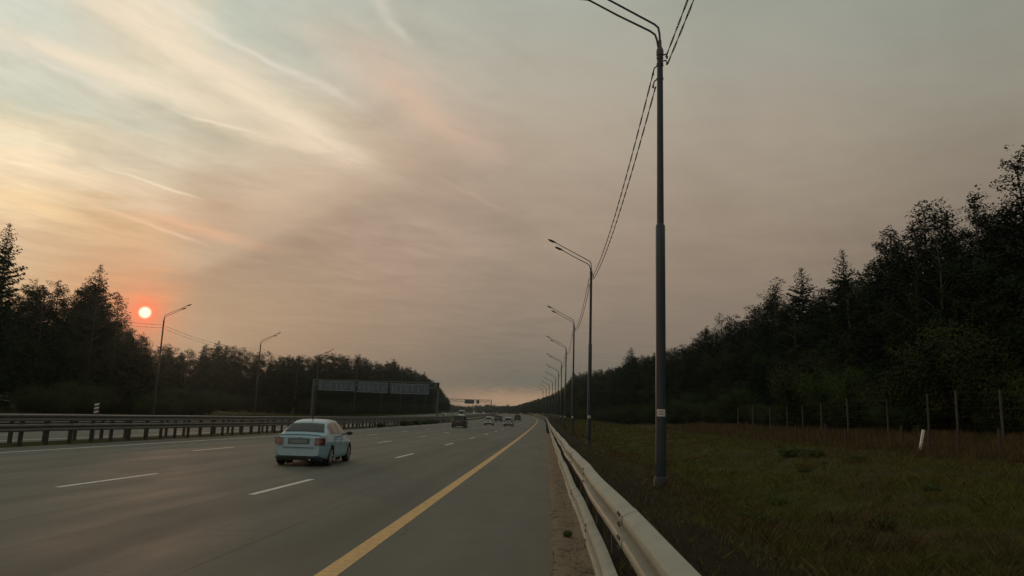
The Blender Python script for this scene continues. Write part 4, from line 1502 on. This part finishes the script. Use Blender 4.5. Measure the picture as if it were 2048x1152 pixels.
def top_allowed(tab, x, y, z0):
    """tallest tree at this spot whose tip stays under the photographed skyline"""
    H = 26.0
    for _ in range(3):
        px, py = seen_at(x, y, z0 + H)
        lim = float(np.interp(px, [a for a, _ in tab], [b for _, b in tab]))
        # one pixel is this many metres at that range
        mpp = math.hypot(x, y) / FPX
        H -= (lim - py) * mpp if py < lim else 0
    return H


SKY_F = [(0, 700), (870, 765), (890, 792), (905, 806), (930, 812), (960, 807), (1000, 808), (1060, 803)]
LGROUP, RGROUP, RSH = 'trees of the wood beyond the far carriageway', 'trees of the wood behind the wire fence', 'shrubs along the edge of the near wood'
LLAB = {'round': 'dark broadleaf tree across the far carriageway', 'birch': 'slender birch across the far carriageway', 'spruce': 'dark spruce across the far carriageway'}
RLAB = {'round': 'dark broadleaf tree of the near wood', 'birch': 'slender birch of the near wood', 'spruce': 'dark spruce of the near wood'}


ZONES = ([(318, 'in the tall clump hiding the low sun'), (420, 'just past the lamp post beside the sun'), (520, 'by the second lamp post past the sun'), (640, 'between that lamp post and the sign gantry'), (760, 'behind the near half of the gantry'), (9999, 'behind the far half of the gantry')],
         [(1180, 'beyond the second lamp post of the rail'), (1330, 'between the first two lamp posts of the rail'), (1500, 'just past the nearest lamp post'), (1690, 'below the two pointed spruces'), (1840, 'where the skyline climbs'), (9999, 'above the tall concrete fence posts')])


def wood_tree(u, Y, tab, labs, group, hmin, hmax, over=0.0):
    x, _, z = G(u, Y)
    lim = top_allowed(tab, x, Y, z)
    H = min(random.uniform(hmin, hmax), lim + over - abs(random.gauss(0, 0.3)))
    if H < 4.5:
        return None
    zx = seen_at(x, Y, z + H * 0.8)[0]
    zone = next(nm for lim_, nm in ZONES[0 if u < 0 else 1] if zx < lim_)
    k7 = random.random()
    kind = 'round' if k7 < 0.62 else 'birch' if k7 < 0.88 else 'spruce'
    wide = random.uniform(0.85, 1.2) * (1.25 if H < 10 else 1.0)
    if kind == 'spruce':
        wide *= 0.9
    return plant(kind, (x, Y, z), H, f'{labs[kind]} {zone}', f'{group} {zone}', wide)


# far side: the tall clump in front of the sun
for u, Y in [(-60, 97), (-64, 92), (-63.5, 101), (-68, 96), (-67, 105), (-72, 100), (-71.5, 91), (-75, 106), (-76, 97), (-79, 102), (-80, 93), (-83, 107), (-84, 99), (-88, 104), (-62, 109), (-66, 113), (-72, 113), (-78, 114), (-85, 114), (-91, 111), (-57.5, 100), (-58.5, 106), (-55.5, 103), (-70, 121), (-62, 119), (-77, 122), (-87, 122), (-93, 119), (-97, 108)]:
    wood_tree(u + random.uniform(-.8, .8), Y + random.uniform(-.8, .8), SKY_L, LLAB, LGROUP, 19, 24, 0.2)
# far side: the long wood front
Y = 176.0
while Y < 640:
    for row in range(2):
        u = -58.5 - row * 6.5 + random.uniform(-1.5, 1.5)
        wood_tree(u, Y + random.uniform(-1.5, 1.5), SKY_L, LLAB, LGROUP, 17, 23, 0.6)
    Y += 4.6 + Y / 110
for i in range(34):
    u = -62 - i * 2.0
    wood_tree(u, 186 + random.uniform(-3, 3), SKY_L, LLAB, LGROUP, 17, 23, 0.6)
    if i % 2 == 0:
        wood_tree(u, 196 + random.uniform(-3, 3), SKY_L, LLAB, LGROUP, 18, 24, 0.2)


def feature(kind, px, py, u, label, tabgroup, var=None, wide=1.0, Y0=20.0, Y1=600.0):
    """a tree that stands out on the skyline: stands on the line u, tip as high as the photograph shows"""
    lo, hi = Y0, Y1
    for _ in range(50):
        Ym = (lo + hi) / 2
        x, _, z = G(u, Ym)
        p = seen_at(x, Ym, z + 15)
        # further away = nearer to the vanishing point
        if (p[0] - px) * (1 if u > 0 else -1) > 0:
            lo = Ym
        else:
            hi = Ym
    Ym = (lo + hi) / 2
    x, _, z = G(u, Ym)
    H = 12.0
    for _ in range(6):
        q = seen_at(x, Ym, z + H)
        H += (q[1] - py) * math.hypot(x, Ym) / FPX
    return plant(kind, (x, Ym, z), H, label, tabgroup, wide, var)


feature('spruce', 191, 526, -65.0, 'tall pointed spruce breaking the skyline next to the setting sun', None, 0, 1.0)
feature('spruce', 2, 440, -64.0, 'very tall narrow spruce cut by the picture edge on the sun side', None, 1, 0.8)
feature('birch', 235, 586, -60.5, 'ragged broadleaf crown between the pointed spruce and the setting sun', None, 1, 1.1)
feature('birch', 290, 664, -56.5, 'low ragged tree right under the setting sun', None, 2, 1.2)
feature('spruce', 435, 680, -95.0, 'small spruce tip on the treeline between the first two far lamp posts', None, 0, 1.1)
feature('spruce', 718, 706, -60.0, 'pointed spruce on the treeline above the middle of the sign gantry', None, 1, 1.0)
feature('spruce', 787, 716, -60.0, 'pointed spruce on the treeline above the far end of the sign gantry', None, 2, 1.0)
feature('spruce', 848, 742, -58.0, 'pointed spruce where the far wood drops towards the horizon', None, 0, 1.0)

# near side
def u_edge(Y):
    return float(np.interp(Y, [20, 115, 150, 170, 260, 420, 640], [27.5, 27.5, 23, 20.5, 14.5, 15, 15]))


Y = 27.0
while Y < 620:
    for row in range(3 if Y < 300 else 2):
        u = u_edge(Y) + 1.5 + row * 4.6 + random.uniform(-0.9, 0.9)
        wood_tree(u, Y + random.uniform(-1.4, 1.4), SKY_R, RLAB, RGROUP, 15, 21, 0.15)
    Y += 4.0 + Y / 75
RF = [('spruce', 1688, 496, 31.0, 'pointed spruce highest in the gap between the tall birches and the stepped skyline', 0, 0.95),
      ('spruce', 1605, 530, 31.0, 'pointed spruce next to the ragged birch on the descending skyline behind the fence', 1, 1.1),
      ('birch', 1546, 556, 30.0, 'ragged-topped slender birch halfway down the near skyline', 0, 0.9),
      ('spruce', 1262, 692, 21.0, 'small pointed spruce near the second lamp post, above the near wood', 2, 1.1),
      ('birch', 1852, 402, 31.0, 'tall leafy birch with a broad ragged top behind the wire fence', 1, 1.0),
      ('birch', 1955, 374, 31.0, 'tall birch with a pointed leafy top, next to the edge of the picture', 2, 0.9),
      ('birch', 1902, 398, 32.0, 'tall birch between the broad ragged birch and the pointed one', 0, 0.8),
      ('birch', 2052, 285, 29.0, 'tallest tree behind the fence, cut by the edge of the picture', 2, 0.85),
      ('round', 1440, 628, 28.5, 'rounded tree crown stepping down towards the lamp posts', 1, 0.9),
      ('round', 1770, 458, 31.0, 'rounded tree standing where the near skyline climbs steeply', 2, 0.9)]
for kind, px, py, u, lab, var, wide in RF:
    feature(kind, px, py, u, lab, None, var, wide)
# shrubs in front of the near wood
SH = [(25.6, 46.5, 8.3, 1.05, 'big rounded pale-green willow bush behind the concrete fence posts'),
      (24.8, 33.6, 4.4, 1.1, 'rounded bush behind the fence at the edge of the picture'),
      (25.4, 39.5, 5.6, 0.9, 'middling bush between the big willow bush and the picture edge'),
      (25.2, 72.0, 8.6, 0.95, 'tall rounded bush halfway along the foot of the near wood'),
      (25.4, 57.5, 5.4, 1.2, 'low spreading bush to the road side of the big willow bush'),
      (25.0, 64.0, 7.2, 0.9, 'olive bush with a domed top between two taller bushes')]
for u, Y, H, wd, lab in SH:
    plant('shrub', G(u, Y), H, lab, None, wd)
for Y in frange(80, 330, 7.5):
    u = u_edge(Y) - 1.6 + random.uniform(-0.8, 0.8)
    plant('shrub', G(u, Y), random.uniform(3.0, 6.5), 'low dark shrub fronting the near wood farther along the road', RSH, random.uniform(0.9, 1.25))
for Y in frange(30, 90, 4.2):
    plant('shrub', G(25.2 + random.uniform(-0.5, 0.8), Y), random.uniform(1.6, 3.2), 'low shrub at the foot of the wood just behind the wire fence', 'low shrubs behind the wire fence', 1.2)
# under-storey of the far wood
for Y in frange(176, 420, 6):
    plant('shrub', G(-55.5 + random.uniform(-0.8, 0.5), Y), random.uniform(3.0, 6), 'low bush at the foot of the wood beyond the far carriageway', 'bushes at the foot of the far wood', 1.2)
for Y in frange(82, 126, 2.6):
    plant('shrub', G(-56.0 + random.uniform(-2.5, 1.2), Y), random.uniform(3.0, 6.0), 'low bush at the foot of the clump under the sun', 'bushes under the sun', 1.2)
for i in range(22):
    plant('shrub', (-60 - 2.4 * i, 181 + random.uniform(-2, 1.5), gz(-60 - 2.4 * i, 181)), random.uniform(3.0, 6), 'low bush at the foot of the wood set back past the clump under the sun', 'bushes at the set-back wood edge', 1.3)
# weeds on the median, where the barrier is overgrown
for Y, u, H in [(93, -20.3, 0.6), (108, -20.1, 0.9), (112, -20.2, 0.7), (119, -20.0, 1.0), (126, -20.1, 0.8), (131, -20.0, 1.0), (138, -20.1, 0.7)]:
    plant('weed', P(u, Y, 0.0), H, 'green weed clump growing through the median barrier in the distance', 'weeds overgrowing the median barrier', 1.8)
WD = [(10.4, 33.0, 0.62, 'green weed clump in the middle of the verge, before the dry grass'), (11.5, 34.4, 0.5, 'smaller weed clump just past the middle one'), (11.0, 31.6, 0.42, 'low weed clump nearest the camera of the three mid-verge ones'), (5.4, 9.6, 0.55, 'leafy weed clump low on the verge by the guard rail')]
for u, Y, H, lab in WD:
    plant('weed', G(u, Y), H, lab, None, 1.5)
for i in range(15):
    Y = random.uniform(9, 34)
    u = random.uniform(4.0, min(16, 0.62 * Y + 1.5))
    plant('weed', G(u, Y, -0.03), random.uniform(0.18, 0.38), 'small leafy weed in the rough grass of the verge', 'small weeds in the verge', random.uniform(1.1, 1.8))
plant('weed', P(0.40, 7.95, -0.01), 0.16, 'tuft of weeds at the asphalt edge under the guard rail', None, 0.9)
plant('weed', P(0.36, 11.3, -0.01), 0.14, 'smaller tuft of weeds farther along the asphalt edge', None, 0.9)

# ------------------------------------------------------------------ the far-off wood across the bend, one mass
cen_all, siz_all = [], []
for i in range(620):
    Y = random.uniform(600, 1150)
    u = random.uniform(15, 75)
    x, _, z = G(u, Y)
    H = random.uniform(10, 16)
    lim = top_allowed(SKY_R, x, Y, z)
    H = max(5, min(H, lim))
    rg = np.random.default_rng(1000 + i)
    c = blob_points(np.array((x, Y, z + H * 0.52)), (3.6, 3.6, H * 0.48), 100, rg)
    cen_all.append(c)
    siz_all.append(1.0 * rg.uniform(0.6, 1.3, 100))
for i in range(520):
    Y = random.uniform(640, 1500)
    u = random.uniform(-120, -57) if i < 260 else random.uniform(-60, 90)
    Y = Y if i < 260 else random.uniform(1150, 1500)
    x, _, z = G(u, Y)
    H = max(5, min(random.uniform(10, 16), top_allowed(SKY_F, x, Y, z)))
    rg = np.random.default_rng(3000 + i)
    cen_all.append(blob_points(np.array((x, Y, z + H * 0.52)), (3.6, 3.6, H * 0.48), 100, rg))
    siz_all.append(1.0 * rg.uniform(0.6, 1.3, 100))
cen_all = np.concatenate(cen_all)
v, f = leaf_quads(cen_all, np.concatenate(siz_all), rng)
o = bpy.data.objects.new('far_wood', np_mesh('far_wood', v, f, M['leaf']))
put(o, 'far_wood')
tag(o, 'distant wood closing the view where the road bends away', 'wood', kind='stuff')

# ------------------------------------------------------------------ grass and pebbles
def blades(n, ufun, Yfun, hfun, wfun, lean=0.35):
    us, Ys_ = ufun(n), None
    Ys_ = Yfun(n)
    us = us
    pos = np.array([G(u, Y, -0.02) for u, Y in zip(us, Ys_)])
    h = hfun(us, Ys_)
    wd = wfun(us, Ys_)
    a = rng.uniform(0, 2 * np.pi, n)
    side = np.stack([np.cos(a), np.sin(a), np.zeros(n)], 1)
    ln = rng.normal(0, lean, (n, 2))
    top = pos + np.stack([ln[:, 0] * h, ln[:, 1] * h, h], 1)
    midp = pos + np.stack([ln[:, 0] * h * 0.50, ln[:, 1] * h * 0.50, h * 0.57], 1)
    V_ = np.empty((n, 4, 3))
    V_[:, 0] = pos - side * wd[:, None]
    V_[:, 1] = pos + side * wd[:, None]
    V_[:, 2] = midp + side * wd[:, None] * 0.7
    V_[:, 3] = top
    return V_.reshape(-1, 3), np.arange(n * 4).reshape(n, 4)


def merge(parts):
    vs, fs, b0 = [], [], 0
    for v_, f_ in parts:
        vs.append(v_)
        fs.append(f_ + b0)
        b0 += len(v_)
    return np.concatenate(vs), np.concatenate(fs)


def Ydist(a, b):
    return lambda n: np.exp(rng.uniform(np.log(a), np.log(b), n))


_cache = {}


def field(n):
    """positions over the verge, thicker near the camera, in patches"""
    U, YY = [], []
    while len(U) < n:
        Y = math.exp(random.uniform(math.log(7.5), math.log(95)))
        u = random.uniform(1.6, min(24, 0.70 * Y + 2.5))
        thin = min(1.0, max(0.03, (u - 2.3) / 2.6)) ** 1.4
        if random.random() < thin:
            U.append(u)
            YY.append(Y)
    return np.array(U), np.array(YY)


U1, Y1 = field(360000)
patch = 0.5 + 0.5 * np.sin(U1 * 0.9 + np.sin(Y1 * 0.35) * 2) * np.sin(Y1 * 0.5 + 1)
g1 = blades(len(U1), lambda n: U1, lambda n: Y1, lambda u, Y: rng.uniform(0.03, 0.12, len(u)) * (0.6 + 0.9 * patch), lambda u, Y: 0.0018 + 0.00020 * Y, 0.5)
U2 = rng.uniform(16.8, 24.5, 42000)
Y2 = np.exp(rng.uniform(np.log(26), np.log(120), 42000))
g2 = blades(len(U2), lambda n: U2, lambda n: Y2, lambda u, Y: rng.uniform(0.22, 0.62, len(u)), lambda u, Y: 0.003 + 0.00022 * Y, 0.28)
U3 = rng.uniform(4, 16, 5000)
Y3 = np.exp(rng.uniform(np.log(8), np.log(60), 5000))
g3 = blades(5000, lambda n: U3, lambda n: Y3, lambda u, Y: rng.uniform(0.14, 0.34, len(u)), lambda u, Y: 0.0012 + 0.00014 * Y, 0.35)
U4 = rng.uniform(0.8, 3.6, 4500)
Y4 = np.exp(rng.uniform(np.log(5), np.log(60), 4500))
g4 = blades(4500, lambda n: U4, lambda n: Y4, lambda u, Y: rng.uniform(0.05, 0.16, len(u)), lambda u, Y: 0.004 + 0.0003 * Y, 0.5)
U5 = rng.uniform(-56, -51, 9000)
Y5 = rng.uniform(60, 320, 9000)
g5 = blades(9000, lambda n: U5, lambda n: Y5, lambda u, Y: rng.uniform(0.3, 0.8, len(u)), lambda u, Y: 0.02 + 0.0002 * Y, 0.3)
U6 = rng.uniform(3, 15, 14000)
Y6 = rng.uniform(90, 330, 14000)
g6 = blades(14000, lambda n: U6, lambda n: Y6, lambda u, Y: rng.uniform(0.2, 0.5, len(u)), lambda u, Y: 0.02 + 0.0002 * Y, 0.3)
# tussocks: tall tufts standing out of the short grass
TU, TY = field(1500)
TU = np.maximum(TU, 3.4)
cu = np.repeat(TU, 26) + rng.normal(0, 0.10, 1500 * 26)
cY = np.repeat(TY, 26) + rng.normal(0, 0.10, 1500 * 26)
hh = np.repeat(rng.uniform(0.12, 0.42, 1500), 26)
g7 = blades(len(cu), lambda n: cu, lambda n: cY, lambda u, Y: hh * rng.uniform(0.5, 1.0, len(u)), lambda u, Y: 0.0014 + 0.00015 * Y, 0.5)
v, f = merge([g1, g2, g3, g4, g5, g6, g7])
put(bpy.data.objects.new('grass', np_mesh('grass', v, f, M['grass'])), 'grass')
tag(bpy.data.objects['grass'], 'rough green and rusty dry grass covering the verge', 'grass', kind='stuff')

# pebbles in the sandy strip
n = 900
pu = rng.uniform(0.10, 0.62, n)
pY = np.exp(rng.uniform(np.log(4.5), np.log(30), n))
base = np.array([(1, 0, 0), (-1, 0, 0), (0, 1, 0), (0, -1, 0), (0, 0, 0.7), (0, 0, -0.5)])
fc = np.array([(0, 2, 4), (2, 1, 4), (1, 3, 4), (3, 0, 4), (2, 0, 5), (1, 2, 5), (3, 1, 5), (0, 3, 5)])
vs = []
for u, Y in zip(pu, pY):
    s = rng.uniform(0.004, 0.017)
    vs.append(base * s * rng.uniform(0.7, 1.3, (6, 1)) + np.array(P(u, Y, 0.006)))
vs = np.concatenate(vs)
fs = np.concatenate([fc + 6 * i for i in range(n)])
put(bpy.data.objects.new('gravel', np_mesh('gravel', vs, fs, M['stone'])), 'gravel')
tag(bpy.data.objects['gravel'], 'loose pebbles in the sandy strip along the asphalt edge', 'gravel', kind='stuff')

# ------------------------------------------------------------------ smoke haze in the air
bm = MB().box((0, 1180, 22.0), (2590, 2430, 58.0))
me = bm.mesh('haze', None)
hz, t, _b = mat_new('smoke_haze')
t.n.remove(_b)
pv = t.node('ShaderNodeVolumePrincipled')
pv.inputs['Color'].default_value = (0.60, 0.78, 0.82, 1)
pv.inputs['Density'].default_value = 0.00020
pv.inputs['Anisotropy'].default_value = 0.82
out = [q for q in t.n if q.type == 'OUTPUT_MATERIAL'][0]
t.l.new(pv.outputs[0], out.inputs['Volume'])
me.materials.append(hz)
o = put(bpy.data.objects.new('haze', me), 'haze')
tag(o, 'thin smoke haze filling the air over the road', 'haze', kind='stuff')
